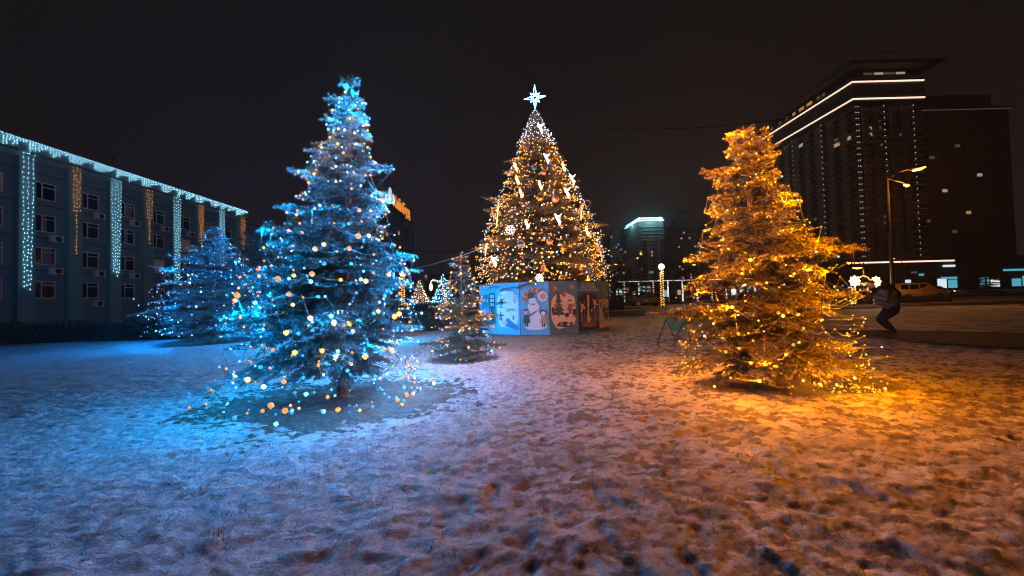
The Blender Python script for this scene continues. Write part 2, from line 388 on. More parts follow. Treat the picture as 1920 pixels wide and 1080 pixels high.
def debris(name, m, n, seed, blade, label=None):
    rs = np.random.RandomState(seed); P = []
    while len(P) < n:
        k = rs.rand()
        if k < .45: a = rs.rand() * 6.28; r_ = rs.normal(1.0, .13); P.append((LT.x + 1.6 * r_ * math.cos(a), LT.y - .1 + 1.3 * r_ * math.sin(a)))
        elif k < .7: a = rs.rand() * 6.28; r_ = abs(rs.normal(.6, .35)); P.append((RT.x + .25 + 1.5 * r_ * math.cos(a), RT.y + .75 * r_ * math.sin(a)))
        else:
            c = (rs.uniform(-2.6, 5.5), rs.uniform(1.6, 8)); q = rs.randint(3, 14)
            for _ in range(q): P.append((c[0] + rs.normal(0, .05), c[1] + rs.normal(0, .035)))
    P = np.array(P[:n]); z = np.full(n, .0); base = np.stack([P[:, 0], P[:, 1], z], 1)
    a = rs.rand(n) * 6.28; L = rs.uniform(.4, 1.3, n) * blade; el = rs.uniform(.15, 1.0, n)
    d = np.stack([np.cos(a) * np.cos(el), np.sin(a) * np.cos(el), np.sin(el)], 1) * L[:, None]; sd = np.stack([-np.sin(a), np.cos(a), np.zeros(n)], 1) * .0022
    V = np.stack([base - sd, base + sd, base + d + sd * .3, base + d * .98 - sd * .3], 1).reshape(-1, 3)
    o = link(name, np_mesh(name, V, np.arange(4 * n).reshape(-1, 4)), m); o['kind'] = 'stuff'
debris('dry_grass', M['grass'], 9000, 3, .06)

# ------------------------------------------------------------------ spruces
def needles(P0, P1, dens, ln, w, rs):
    D = P1 - P0; Ls = np.linalg.norm(D, axis=1); keep = Ls > 1e-4
    P0, D, Ls = P0[keep], D[keep], Ls[keep]
    cnt = np.maximum(2, (Ls * dens).astype(int)); idx = np.repeat(np.arange(len(Ls)), cnt); n = len(idx)
    d = D[idx] / Ls[idx][:, None]; t = rs.rand(n) ** 0.95
    q = rs.normal(size=(n, 3)); q -= (q * d).sum(1)[:, None] * d; q /= np.linalg.norm(q, axis=1)[:, None]
    a = rs.uniform(0.55, 1.1, n)[:, None]
    dr = d * np.cos(a) + q * np.sin(a)
    base = P0[idx] + D[idx] * t[:, None]
    tip = base + dr * (ln * rs.uniform(0.7, 1.15, n))[:, None]
    s = np.cross(dr, rs.normal(size=(n, 3))); s /= np.linalg.norm(s, axis=1)[:, None]; s *= w * 0.5
    V = np.stack([base + s, base - s, tip], 1).reshape(-1, 3)
    return V, np.arange(n * 3).reshape(-1, 3)
def tube_np(P, rad, n=4):
    """P list of polylines -> verts, quads"""
    vs = []; fs = []; b = 0
    for pts, r0, r1 in P:
        m = len(pts); T = np.gradient(pts, axis=0); T /= np.linalg.norm(T, axis=1)[:, None] + 1e-9
        up = np.array([0, 0, 1.0]) if abs(T[0, 2]) < 0.9 else np.array([1.0, 0, 0])
        A = np.cross(T, up); A /= np.linalg.norm(A, axis=1)[:, None] + 1e-9; B = np.cross(T, A)
        rr = np.linspace(r0, r1, m)[:, None, None]; an = np.arange(n) * 2 * np.pi / n
        ring = pts[:, None, :] + rr * (A[:, None, :] * np.cos(an)[None, :, None] + B[:, None, :] * np.sin(an)[None, :, None])
        vs.append(ring.reshape(-1, 3))
        i = np.arange(m - 1)[:, None] * n; k = np.arange(n)[None, :]; k2 = (k + 1) % n
        fs.append((np.stack([i + k, i + k2, i + n + k2, i + n + k], -1) + b).reshape(-1, 4)); b += m * n
    return np.concatenate(vs), np.concatenate(fs)
def spruce_geo(seed, prof, z0, H, lean=(0, 0), s=1.0, whorl=0.13, per=7, trunk_r=0.07, dens=170, ln=0.024, w=0.0032,
               droop=0.25, sub=True, irr=0.35, extra=(), up=0.35, lump=0.28, asym=0.0):
    rs = np.random.RandomState(seed)
    zs = np.array([p[0] for p in prof]); rr = np.array([p[1] for p in prof])
    segs0, segs1, wood, tips = [], [], [], []
    leanv = np.array([lean[0], lean[1]])
    def axis_at(z): q = leanv * (z / H); return np.array([q[0], q[1], z])
    tz = np.linspace(-0.05, H, 12)
    wood.append((np.array([axis_at(z) for z in tz]), trunk_r, 0.012 * max(1, s * .7)))
    brs = []
    z = z0; k = 0
    while z < H - 0.04:
        f = (z - z0) / (H - z0)
        nb = max(3, int(round(per * (1 - 0.5 * f))))
        a0 = rs.rand() * 6.28
        for i in range(nb):
            a = a0 + 6.283 * i / nb + rs.normal(0, 0.18)
            L = np.interp(z, zs, rr) * rs.uniform(1 - irr, 1 + irr * 0.55) * (1 + lump * math.sin(2.1 * a + 5.3 * z / s + seed) * math.sin(3.7 * z / s - a + seed * 2)) * (1 + asym * math.cos(a))
            zz = z + rs.uniform(-0.4, 0.4) * whorl
            brs.append((zz, a, L, up * (0.1 + 0.9 * f) + rs.normal(0, 0.08), droop * (1 - 0.5 * f) + rs.normal(0, 0.05)))
        z += whorl * (1.15 - 0.45 * f) * rs.uniform(0.8, 1.2); k += 1
    for ex in extra: brs.append(ex)
    brs.append((H - 0.06 * s, 0.3, 0.02, 3.0, 0))
    up3 = np.array([0, 0, 1.0])
    for (zz, a, L, u0, dr) in brs:
        out = np.array([math.cos(a), math.sin(a), 0]); side = np.array([-math.sin(a), math.cos(a), 0])
        n = max(4, int(L / (0.10 * s)) + 3); t = np.linspace(0, 1, n)
        wob = rs.normal(0, 0.03 * L)
        pts = axis_at(zz)[None] + out[None] * (L * t)[:, None] + up3[None] * (L * (u0 * t - dr * 2.0 * t * t + dr * 0.9 * t ** 3))[:, None] + side[None] * (wob * np.sin(t * 3.1))[:, None]
        pts[:, 2] = np.maximum(pts[:, 2], 0.07)
        wood.append((pts, 0.006 + 0.012 * L, 0.003))
        # needles on the branch itself in the outer part
        h = max(1, int(n * 0.35)); segs0.append(pts[h:-1]); segs1.append(pts[h + 1:])
        st = 0.042 * s; tt = 0.18 + rs.rand() * .05
        while tt < 1.0:
            p = np.array([np.interp(tt, t, pts[:, j]) for j in range(3)])
            fw = (pts[min(n - 1, int(tt * (n - 1)) + 1)] - pts[int(tt * (n - 1))] if int(tt * (n - 1)) < n - 1 else pts[-1] - pts[-2]); fw = fw / (np.linalg.norm(fw) + 1e-9)
            for sg in (-1, 1):
                l_ = min(0.42 * L * (1 - tt) + 0.07 * s, 0.44) * rs.uniform(0.6, 1.15)
                d = fw * 0.72 + side * sg * rs.uniform(0.55, 0.85) + up3 * rs.normal(-0.08, 0.16); d /= np.linalg.norm(d)
                q = p + d * l_ + np.array([0, 0, -0.10 * l_]); q[2] = max(q[2], 0.05)
                segs0.append(p[None]); segs1.append(q[None]); tips.append(q)
                if l_ > 0.15: wood.append((np.stack([p, q]), 0.004, 0.002))
                if sub and l_ > 0.12 * s:
                    ns = int(l_ / (0.05 * s))
                    for j in range(1, ns):
                        b = p + (q - p) * (j / ns); sl = (0.05 + 0.35 * l_ * (1 - j / ns)) * rs.uniform(0.7, 1.2)
                        e_ = d * 0.7 + (-1 if j % 2 else 1) * (fw * 0.6 - side * sg * 0.5) * 0.8 + up3 * rs.normal(-0.05, 0.2); e_ /= np.linalg.norm(e_)
                        segs0.append(b[None]); segs1.append((b + e_ * sl)[None])
            tips.append(p)
            tt += st / max(L, 0.05) * rs.uniform(0.8, 1.25)
        tips.append(pts[-1])
    lead = np.stack([axis_at(H - 0.22 * s), axis_at(H + 0.03)]); segs0.append(lead[:1]); segs1.append(lead[1:])
    P0, P1 = np.concatenate(segs0), np.concatenate(segs1)
    NV, NF = needles(P0, P1, dens / s, ln * s, w * s, rs)
    WV, WF = tube_np(wood, None, 5 if s < 1.5 else 4)
    return NV, NF, WV, WF, np.array(tips)
def spruce(name, loc, label, cat, nmat, group=None, geo=None, **kw):
    root = empty(name, loc, label, cat, group)
    NV, NF, WV, WF, tips = geo or spruce_geo(**kw)
    link('crown', np_mesh('crown', NV, NF), M[nmat], root)
    link('trunk', np_mesh('trunk', WV, WF, True), M['bark'], root)
    return root, tips

# ------------------------------------------------------------------ strings of bulbs
def ico(r, sub=1, elong=1.0):
    bm = bmesh.new(); bmesh.ops.create_icosphere(bm, subdivisions=sub, radius=r)
    for v in bm.verts: v.co.z *= elong
    bm.verts.index_update()
    V = np.array([v.co[:] for v in bm.verts]); Fc = np.array([[v.index for v in f.verts] for f in bm.faces]); bm.free()
    return V, Fc
OCT_V = np.array([[1, 0, 0], [-1, 0, 0], [0, 1, 0], [0, -1, 0], [0, 0, 1], [0, 0, -1]], float)
OCT_F = np.array([[0, 2, 4], [2, 1, 4], [1, 3, 4], [3, 0, 4], [2, 0, 5], [1, 2, 5], [3, 1, 5], [0, 3, 5]])
def bulbs_mesh(name, P, r, V0=None, F0=None, rs=None):
    V0 = OCT_V if V0 is None else V0; F0 = OCT_F if F0 is None else F0
    P = np.asarray(P); n = len(P); k = len(V0)
    rr = np.full(n, r) if np.isscalar(r) else np.asarray(r)
    V = (P[:, None, :] + V0[None] * rr[:, None, None]).reshape(-1, 3)
    Fc = (F0[None] + (np.arange(n) * k)[:, None, None]).reshape(-1, F0.shape[1])
    return np_mesh(name, V, Fc)
def spiral(prof, zt, zb, turns, n, rs, jit=0.06, f=0.95, lean=(0, 0), H=4.0, a0=0.0, asym=0.0):
    zs = np.array([p[0] for p in prof]); rr = np.array([p[1] for p in prof])
    # spacing even along the string: more bulbs where the tree is wide
    zz = np.linspace(zt, zb, 400); r = np.interp(zz, zs, rr) + 0.05; c = np.cumsum(r); c = (c - c[0]) / (c[-1] - c[0])
    u = np.linspace(0, 1, n); z = np.interp(u, c, zz); a = a0 + turns * 2 * np.pi * (zt - z) / (zt - zb) + rs.normal(0, 0.08, n)
    r = np.interp(z, zs, rr) * f * (1 + rs.normal(0, jit, n)) * (1 + asym * np.cos(a)); z = z + rs.normal(0, 0.05, n)
    return np.stack([r * np.cos(a) + lean[0] * z / H, r * np.sin(a) + lean[1] * z / H, np.maximum(z, 0.04)], 1)
def snap(P, tips, maxd=0.22, out=0.02, k=1.0, lean=(0, 0), H=4.0):
    Q = P.copy()
    for i, p in enumerate(P):
        d = np.linalg.norm(tips - p, axis=1); j = d.argmin()
        if d[j] < maxd:
            q = tips[j]; r = np.array([q[0], q[1], 0.0]); nr = np.linalg.norm(r)
            Q[i] = p * (1 - k) + (q + (r / nr if nr > 0.05 else 0) * out) * k
    return Q
def light_string(name, label, cat, base, P, colour, r, gsel=None, wire=0.0038, group=None, solo=100, sag=0.03, glow=None):
    root = empty(name, base, label, cat, group)
    P = np.asarray(P); B = np.array(base[:])
    if wire:
        mb_pts = []
        for i in range(len(P) - 1):
            a, b = P[i], P[i + 1]
            if np.linalg.norm(b - a) > (0.9 if len(P) > 60 else 2.2): continue
            m = (a + b) / 2; m[2] = max(m[2] - sag, 0.02)
            mb_pts.append((np.stack([a, m, b]), wire, wire))
        if mb_pts:
            V, Fc = tube_np(mb_pts, None, 3); link("wire", np_mesh("wire", V, Fc), M["wire"], root)
    d = np.linalg.norm(P + B - np.array([0, 0, CAM_H]), axis=1); order = np.argsort(d)
    V0, F0 = ico(1.0, 1)
    if solo:
        unit = np_mesh('bulb', V0 * r, F0, True); unit.materials.append(M[colour])
        unit2 = np_mesh('bulb', V0 * r * 1.1, F0, True); unit2.materials.append(M[colour + '_bright'])
        for i in order[:solo]:
            o = bpy.data.objects.new('bulb', unit2 if (i * 2654435761) % 100 < 30 else unit); COL.objects.link(o); o.parent = root; o.location = P[i]
            sc = 0.6 + 1.15 * (((i * 7919) % 97) / 97) ** 1.6; o.scale = (sc, sc, sc)
    rest = order[solo:]
    if len(rest):
        me = bulbs_mesh('bulb_chain', P[rest], r); me.materials.append(M[colour]); me.materials.append(M[colour + '_bright'])
        br = (np.random.RandomState(len(rest)).rand(len(rest)) < .3).astype(np.int32)
        me.polygons.foreach_set('material_index', np.repeat(br, len(OCT_F)))
        o = link('bulb_chain', me, None, root)
        if solo: o['kind'] = 'stuff'
    if glow:                                     # the light the bulbs give off
        n_, en, col = glow; rg = np.random.RandomState(n_ + len(P))
        ids = np.arange(len(P)) if gsel is None else np.array([i for i in range(len(P)) if gsel(P[i])])
        for i in ids[np.linspace(0, len(ids) - 1, n_).astype(int)]:
            ld = bpy.data.lights.get('%s_%d' % (colour, i % 4)) or None
            kk = math.sin(3.1 * P[i][2] + 2.0 * math.atan2(P[i][1], P[i][0]) + en) * math.sin(2.2 * P[i][2] - 3.0 * math.atan2(P[i][1], P[i][0]) + 1.3 * en) + rg.normal(0, .35)
            k = (0.15, 0.5, 1.1, 2.6)[int(np.searchsorted((-.35, .05, .5), kk))]
            if P[i][2] < 1.0 and en > 8: k = min(k, .8)
            if gsel and P[i][2] < 1.25: k *= .3
            if P[i][2] < .45: k = min(k, .5)
            hi = P[i][2] > 1.2; down = rg.rand() < (.5 if hi else .4)   # the bulbs are clipped on at all angles: high ones look up and out, low ones to the ground
            nm = 'bulb_light_%s_%.1f_%.1f_%d_%d' % (colour, en, k, down, hi)
            ld = bpy.data.lights.get(nm)
            if ld is None:
                ld = bpy.data.lights.new(nm, 'SPOT' if down else 'POINT'); ld.energy = en * k * ((1.7 if down else 1.15) if hi else (1.5 if down else .85)); ld.color = col; ld.shadow_soft_size = 0.006
                if down: ld.spot_size = R(140); ld.spot_blend = 0.7
            q = P[i].copy(); ra = math.hypot(q[0], q[1]) + 1e-6; od = Vector((q[0] / ra, q[1] / ra, 0))
            q = Vector(q) + od * (r + .012); q.z = max(q.z, .16)
            o = bpy.data.objects.new('bulb_light', ld); COL.objects.link(o); o.parent = root; o.location = q
            if down: o.rotation_euler = (od * .55 + Vector((0, 0, .75 if hi else -1))).to_track_quat('-Z', 'Y').to_euler()
    return root

# ---- left tree
rsL = np.random.RandomState(4)
profL = [(0.2, 0.6), (0.5, 0.72), (0.8, 0.92), (1.1, 1.08), (1.4, 1.08), (1.8, 0.95), (2.15, 0.76), (2.5, 0.63), (2.9, 0.50), (3.25, 0.37), (3.6, 0.27), (4.1, 0.17), (4.5, 0.05)]
exL = [(1.75, 2.9, 1.55, 0.12, 0.12), (1.35, 3.3, 1.62, 0.1, 0.18), (2.55, 2.95, 1.1, 0.25, 0.1), (3.05, 3.2, 0.8, 0.2, 0.08), (1.95, 0.2, 0.9, 0.1, 0.1),
       (3.2, 0.1, 0.55, 0.2, 0.2), (1.2, 3.6, 1.45, 0.0, 0.1)]
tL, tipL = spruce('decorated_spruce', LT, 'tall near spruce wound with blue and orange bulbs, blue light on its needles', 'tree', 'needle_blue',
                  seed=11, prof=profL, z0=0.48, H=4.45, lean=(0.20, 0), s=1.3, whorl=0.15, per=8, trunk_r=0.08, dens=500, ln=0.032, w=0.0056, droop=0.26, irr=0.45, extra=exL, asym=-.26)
skirtL = [(0.0, 1.34), (0.2, 1.28), (0.5, 1.12)] + profL[2:]
PB = snap(spiral(skirtL, 4.35, 0.10, 21, 760, rsL, 0.07, 1.0, (0.20, 0), 4.45, 0.0, -.18), tipL, 0.2, 0.03)
PO = snap(spiral(skirtL, 4.30, 0.07, 15, 400, rsL, 0.07, 1.0, (0.20, 0), 4.45, 1.0, -.18), tipL, 0.2, 0.03)
light_string('light_string', 'blue bulb string wound round the tall near spruce at left', 'light string', LT, PB, 'bulb_blue', 0.0145, glow=(560, 6.0, (0.0, 0.37, 1.0)))
light_string('light_string', 'orange bulb string wound round the tall near spruce at left', 'light string', LT, PO, 'bulb_orange', 0.021, glow=(150, 4.2, (1.0, 0.27, 0.004)), gsel=lambda p: p[2] > 2.1 or (p[0] > .2 and p[2] < 1.2))
PW = snap(spiral(skirtL, 4.2, 0.12, 9, 70, rsL, 0.12, 1.02, (0.20, 0), 4.45, 2.2), tipL, 0.2, 0.03)
light_string('light_string', 'cold white bulb string with wide gaps on the tall near spruce', 'light string', LT, PW, 'bulb_white', 0.014, glow=(14, 30, (0.72, 0.86, 1.0)), gsel=lambda p: p[0] > .1 and p[1] < -.1 and .3 < p[2] < 1.2)

# ---- right tree
rsR = np.random.RandomState(8)
profR = [(0.1, 0.7), (0.3, 0.82), (0.55, 0.96), (0.9, 0.98), (1.28, 0.90), (1.65, 0.82), (2.0, 0.70), (2.4, 0.56), (2.75, 0.44), (3.1, 0.36), (3.5, 0.2), (3.65, 0.06)]
exR = [(2.0, 0.15, 1.25, 0.12, 0.10), (1.9, -0.3, 1.2, 0.05, 0.1), (1.15, 3.3, 1.45, -0.02, 0.04), (1.08, 2.95, 1.5, 0.0, 0.03), (0.75, 0.0, 1.15, 0.0, 0.2), (1.3, 0.1, 1.15, .1, .12), (2.6, 0.2, 0.7, .2, .1), (2.9, 3.1, .6, .3, .1)]
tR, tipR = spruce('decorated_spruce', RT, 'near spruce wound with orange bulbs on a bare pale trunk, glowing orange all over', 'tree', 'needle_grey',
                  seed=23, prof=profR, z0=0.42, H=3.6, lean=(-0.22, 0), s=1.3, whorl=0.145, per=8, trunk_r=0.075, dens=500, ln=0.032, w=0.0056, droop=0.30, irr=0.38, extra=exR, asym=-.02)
skirtR = [(0.0, 1.2), (0.2, 1.18)] + profR[2:]
PA = snap(spiral(skirtR, 3.55, 0.2, 22, 800, rsR, 0.1, 0.97, (-0.22, 0), 3.6), tipR, 0.2, 0.03)
light_string('light_string', 'dense orange bulb string wound from top to skirt of the orange spruce', 'light string', RT, PA, 'bulb_amber', 0.0125, glow=(640, 5.4, (1.0, 0.26, 0.0)))
g = []
for i in range(60):                              # the loose end that runs over the snow to the right
    t = i / 59; g.append((0.25 + 0.72 * t + 0.06 * math.sin(i * 1.7), -0.45 - 0.05 * math.sin(t * 9) - 0.18 * math.sin(t * 3.1) + 0.10 * math.sin(i * 2.1), 0.05 + 0.10 * abs(math.sin(i * 0.7)) * (1 - t * .6)))
for i in range(30):
    t = i / 29; g.append((0.97 - 0.5 * t, -0.30 + 0.35 * t + 0.06 * math.sin(i * 2.3), 0.10 + 0.05 * math.sin(i)))
light_string('light_string', 'loose orange bulb string trailing over the snow beside the orange spruce', 'light string', RT, np.array(g), 'bulb_amber', 0.0115, solo=90, glow=(12, 7, (1.0, 0.31, 0.006)))
PX = snap(spiral(skirtR, 3.3, 0.5, 5, 34, rsR, 0.1, 1.0, (-0.22, 0), 3.6, .7), tipR, 0.2, 0.03)
light_string('light_string', 'sparse cold white bulb string lost among orange bulbs', 'light string', RT, PX, 'bulb_white', 0.009)

# ---- small middle tree
rsM = np.random.RandomState(14)
profM = [(0.05, 0.6), (0.3, 0.72), (0.6, 0.66), (0.9, 0.55), (1.3, 0.42), (1.7, 0.28), (2.1, 0.16), (2.35, 0.04)]
tM, tipM = spruce('decorated_spruce', MT, 'small spruce with orange top and blue skirt in front of the painted fence', 'tree', 'needle_green',
                  seed=31, prof=profM, z0=0.12, H=2.32, lean=(-0.03, 0), s=1.4, whorl=0.14, per=8, trunk_r=0.045, dens=480, w=0.0044, droop=0.18, irr=0.45,
                  extra=[(0.9, 0.1, 0.85, 0.2, 0.15), (1.1, 3.2, 0.7, .3, .2), (0.35, 3.1, 0.95, 0.1, .1), (0.3, 0.0, 0.9, 0.1, .1)])
Po = snap(spiral(profM, 2.3, 0.65, 9, 150, rsM, 0.1, 1.0, (-0.03, 0), 2.3), tipM, .2, .03)
Pb = snap(spiral(profM, 2.2, 0.05, 7, 105, rsM, 0.1, 1.0, (-0.03, 0), 2.3, .8), tipM, .2, .03)
Pz = snap(spiral(profM, 0.5, 0.05, 3, 36, rsM, 0.12, 1.0, (-0.03, 0), 2.3, .8), tipM, .2, .03)
light_string('light_string', 'orange bulb string round the upper half of the small middle spruce', 'light string', MT, Po, 'bulb_orange', 0.0165, wire=0.003, glow=(60, 7, (1.0, 0.32, 0.01)))
light_string('light_string', 'blue bulb string on the small middle spruce', 'light string', MT, Pb, 'bulb_blue', 0.015, wire=0.003, glow=(60, 5.5, (0.0, 0.40, 1.0)))
light_string('light_string', 'short orange bulb string along the skirt of the small middle spruce', 'light string', MT, Pz, 'bulb_orange', 0.0165, wire=0.003, glow=(8, 3.5, (1.0, 0.33, 0.015)))

# ---- blue tree behind at left
rsB = np.random.RandomState(19)
profB = [(0.1, 1.45), (0.5, 1.7), (1.0, 1.85), (1.7, 1.75), (2.4, 1.35), (3.0, 0.95), (3.4, 0.6), (3.9, 0.28), (4.25, 0.05)]
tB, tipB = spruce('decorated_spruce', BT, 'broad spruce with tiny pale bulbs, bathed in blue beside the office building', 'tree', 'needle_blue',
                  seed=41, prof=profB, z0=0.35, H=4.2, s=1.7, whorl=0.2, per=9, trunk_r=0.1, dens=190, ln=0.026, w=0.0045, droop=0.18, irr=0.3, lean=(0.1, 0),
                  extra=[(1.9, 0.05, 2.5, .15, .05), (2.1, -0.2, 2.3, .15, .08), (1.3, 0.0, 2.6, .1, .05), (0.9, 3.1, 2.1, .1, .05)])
Pp = snap(spiral(profB, 4.2, 0.3, 16, 430, rsB, 0.1, 0.98, (0.1, 0), 4.2), tipB, .3, .05)
light_string('light_string', 'pale blue bulb string on the broad blue spruce by the office building', 'light string', BT, Pp, 'bulb_white', 0.018, wire=0.004, glow=(160, 17, (0.0, 0.27, 1.0)))
Pq = snap(spiral(profB, 3.6, 0.5, 5, 26, rsB, 0.1, 0.98, (0.1, 0), 4.2, 1.1), tipB, .3, .05)
light_string('light_string', 'few orange bulbs on the broad blue spruce by the office building', 'light string', BT, Pq, 'bulb_orange', 0.02, wire=0.004)

# ---- the tall tree in its fenced ring
RC = Vector((1.25, 15.5, 0)); RR = 2.5
rsT = np.random.RandomState(29)
profT = [(1.7, 2.35), (2.2, 2.45), (3.0, 2.38), (4.0, 2.12), (5.0, 1.72), (6.0, 1.30), (7.0, 0.86), (7.6, 0.62), (8.2, 0.38), (8.9, 0.06)]
def_lean = (-0.12, 0)
tT, tipT = spruce('decorated_spruce', RC, 'tallest spruce with ornaments and golden bulbs rising from the ring of painted panels', 'tree', 'needle_tall',
                  seed=51, prof=profT, z0=1.75, H=8.9, s=2.0, whorl=0.20, per=13, trunk_r=0.16, dens=200, ln=0.027, w=0.0042, droop=0.22, irr=0.16, lean=def_lean,
                  extra=[(6.9, 3.1, 1.35, .1, .1), (5.3, 3.3, 2.1, .1, .1), (6.1, 0.1, 1.7, .1, .1), (4.2, 0.0, 2.7, .1, .1), (2.2, 4.4, 3.1, 0, .15), (2.2, 4.15, 2.9, 0, .2)])
Pt = snap(spiral(profT, 7.6, 1.9, 32, 2700, rsT, 0.05, 1.0, def_lean, 8.9), tipT, .3, .05)
light_string('light_string', 'golden bulb string covering the tallest spruce', 'light string', RC, Pt, 'tree_orange', 0.027, wire=0, solo=100, glow=(300, 8, (1.0, 0.33, 0.015)))
Pu = snap(spiral(profT, 7.4, 1.9, 13, 520, rsT, 0.06, 1.02, def_lean, 8.9, 1.3), tipT, .3, .05)
light_string('light_string', 'white bulb string mixed into the golden bulbs of the tallest spruce', 'light string', RC, Pu, 'tree_white', 0.019, wire=0, solo=100, glow=(16, 12, (.8,.85,1.0)))
blu = []
for a in (3.45, 5.95, 0.1, 2.9, 4.9, 5.35):      # blue strands hanging down the tree
    for z in np.linspace(7.2, 2.1, 46):
        if rsT.rand() < (0.35 if a in (4.9, 5.35) else .8):
            r = np.interp(z, [p[0] for p in profT], [p[1] for p in profT]) * 1.04
            aa = a + rsT.normal(0, .05); blu.append((r * math.cos(aa) - .12 * z / 8.9, r * math.sin(aa), z + rsT.normal(0, .04)))
light_string('light_string', 'blue bulb strands hanging down the sides of the tallest spruce', 'light string', RC, np.array(blu), 'tree_blue', 0.022, wire=0, solo=100, glow=(16, 12, (0.0, 0.43, 1.0)))
Pc = spiral(profT, 8.95, 7.5, 13, 300, rsT, 0.08, 1.12, def_lean, 8.9)
light_string('light_string', 'dense white bulb net on the tip of the tallest spruce, under the star', 'light string', RC, Pc, 'tree_white', 0.016, wire=0, solo=100, glow=(14, 3, (.8, .85, 1.0)))

# star: eight points outlined in neon tube, on a rod
st = empty('tree_star', RC + Vector((-0.12, 0, 8.85)), 'glowing white and blue eight pointed neon star on top of the tallest spruce', 'star')
mb = MB()
for k in range(8):
    a = math.pi / 2 - k * math.pi / 4; L = (0.54, 0.27, 0.44, 0.27, 0.50, 0.27, 0.44, 0.27)[k]; tilt = 0.12
    d = Vector((math.cos(a + tilt * (k % 2 == 0 and k in (2, 6))), 0, math.sin(a + tilt * (k % 2 == 0 and k in (2, 6)))))
    p = Vector((-d.z, 0, d.x)); c = Vector((0, 0, 0.62)); w_ = 0.055
    mb.tube([c + d * 0.07, c + d * L * 0.38 + p * w_, c + d * L, c + d * L * 0.38 - p * w_, c + d * 0.07], 0.018, 6)
mb.build('neon_outline', M['neon'], st)
MB().tube([(0, 0, -0.1), (0, 0, 0.55)], 0.012, 6).build('rod', M['metal_dark'], st)
lamp_star = (.2, .6, 1.0)

# ornaments on the tallest spruce
def on_tree(px, py, off=0.06):
    d = ray(px, py); o = Vector((0, 0, CAM_H)); zs = [p[0] for p in profT]; rr = [p[1] for p in profT]
    best = None
    for i in range(600):
        Y = 12.5 + i * 0.006; q = o + d * (Y / d.y); dx = q.x - RC.x + 0.12 * q.z / 8.9; dy = q.y - RC.y
        m = math.hypot(dx, dy) - np.interp(q.z, zs, rr) - off
        if best is None or m < best[0]: best = (m, q)
        if m <= 0: return q
    return best[1]
def ornament(kind, px, py, label, size=1.0):
    p = on_tree(px, py); g = 'ornaments on the tallest spruce'
    nm = {'bauble': 'bauble', 'silver': 'bauble', 'copper': 'bauble', 'blue': 'bauble', 'ring': 'ring_ornament', 'bell': 'bell', 'cone': 'cone_ornament', 'candle': 'candle_light', 'frost': 'frosted_figure', 'tube': 'light_tube', 'flake': 'snowflake'}[kind]
    r = empty(nm, p, label, nm.replace('_', ' '), g)
    s_ = size
    if kind in ('bauble', 'silver', 'copper', 'blue'):
        m = {'bauble': 'gold', 'silver': 'silver', 'copper': 'copper', 'blue': 'blue_orn'}[kind]
        MB().lathe([(0.001, -.12 * s_)] + [(.12 * s_ * math.sin(t), -.12 * s_ * math.cos(t)) for t in (.4, .8, 1.2, 1.6, 2.0, 2.4, 2.8)] + [(.001, .12 * s_)], 14).build('ball', M[m], r, True)
        MB().lathe([(.03 * s_, .11 * s_), (.03 * s_, .15 * s_), (.001, .15 * s_)], 8).build('cap', M['metal_grey'], r)
    elif kind == 'ring':
        MB().tube([(.11 * s_ * math.cos(t * math.pi / 8), 0, .11 * s_ * math.sin(t * math.pi / 8)) for t in range(17)], .016 * s_, 6).build('hoop', M['silver'], r, True)
        MB().tube([(0, 0, .11 * s_), (0, 0, .2 * s_)], .004, 4).build('hook', M['metal_grey'], r)
    elif kind == 'bell':
        MB().lathe([(.14, -.12), (.135, -.10), (.10, -.06), (.085, .03), (.06, .09), (.001, .11)], 14).build('cup', M['copper'], r, True)
        MB().lathe([(.001, -.17), (.03, -.14), (.001, -.11)], 8).build('clapper', M['gold'], r, True)
    elif kind == 'cone':
        MB().lathe([(.001, -.40), (.03, -.25), (.06, -.10), (.085, .02), (.08, .1), (.03, .2), (.001, .26)], 12).build('body', M['copper'], r, True)
        MB().tube([(.07 * math.cos(t * .7), .07 * math.sin(t * .7), -.1 + t * .012) for t in range(24)], .008, 4).build('stripe', M['gold'], r)
    elif kind == 'candle':
        MB().tube([(-.05, 0, .17), (-.03, 0, .08), (-.01, 0, 0), (.04, 0, -.08), (.04, 0, -.17)], [.02, .05, .04, .065, .02], 8).build('glow', M['candle'], r, True)
        MB().tube([(0, .02, -.26), (.04, .02, -.30)], .02, 6).build('holder', M['gold'], r)
    elif kind == 'tube':
        MB().tube([(.04 * s_, 0, .45 * s_), (0, 0, 0), (-.05 * s_, 0, -.45 * s_)], .018, 6).build('glow', M['candle'], r, True)
        MB().lathe([(.025, .45 * s_), (.025, .5 * s_), (.001, .5 * s_)], 6, (.04 * s_, 0, 0)).build('cap', M['metal_grey'], r)
    elif kind == 'frost':
        MB().tube([(-.10, 0, .20), (-.05, 0, .10), (0, 0, .0), (.06, 0, -.10), (.05, 0, -.22)], [.015, .05, .04, .06, .015], 8).build('glow', M['frost'], r, True)
        MB().tube([(-.05, .0, .08), (.08, 0, .12), (.13, 0, .2)], [.04, .03, .008], 6).build('wing', M['frost'], r, True)
    elif kind == 'flake':
        f = MB()
        for k in range(6):
            a = k * math.pi / 3; d = Vector((math.cos(a), 0, math.sin(a))) * .13 * s_; e_ = Vector((math.cos(a + .5), 0, math.sin(a + .5))) * .11 * s_; h_ = Vector((math.cos(a - .5), 0, math.sin(a - .5))) * .11 * s_
            f.tube([(0, 0, 0), d], .008, 4); f.tube([d * .5, e_], .006, 4); f.tube([d * .5, h_], .006, 4)
        f.build('rays', M['frost'], r)
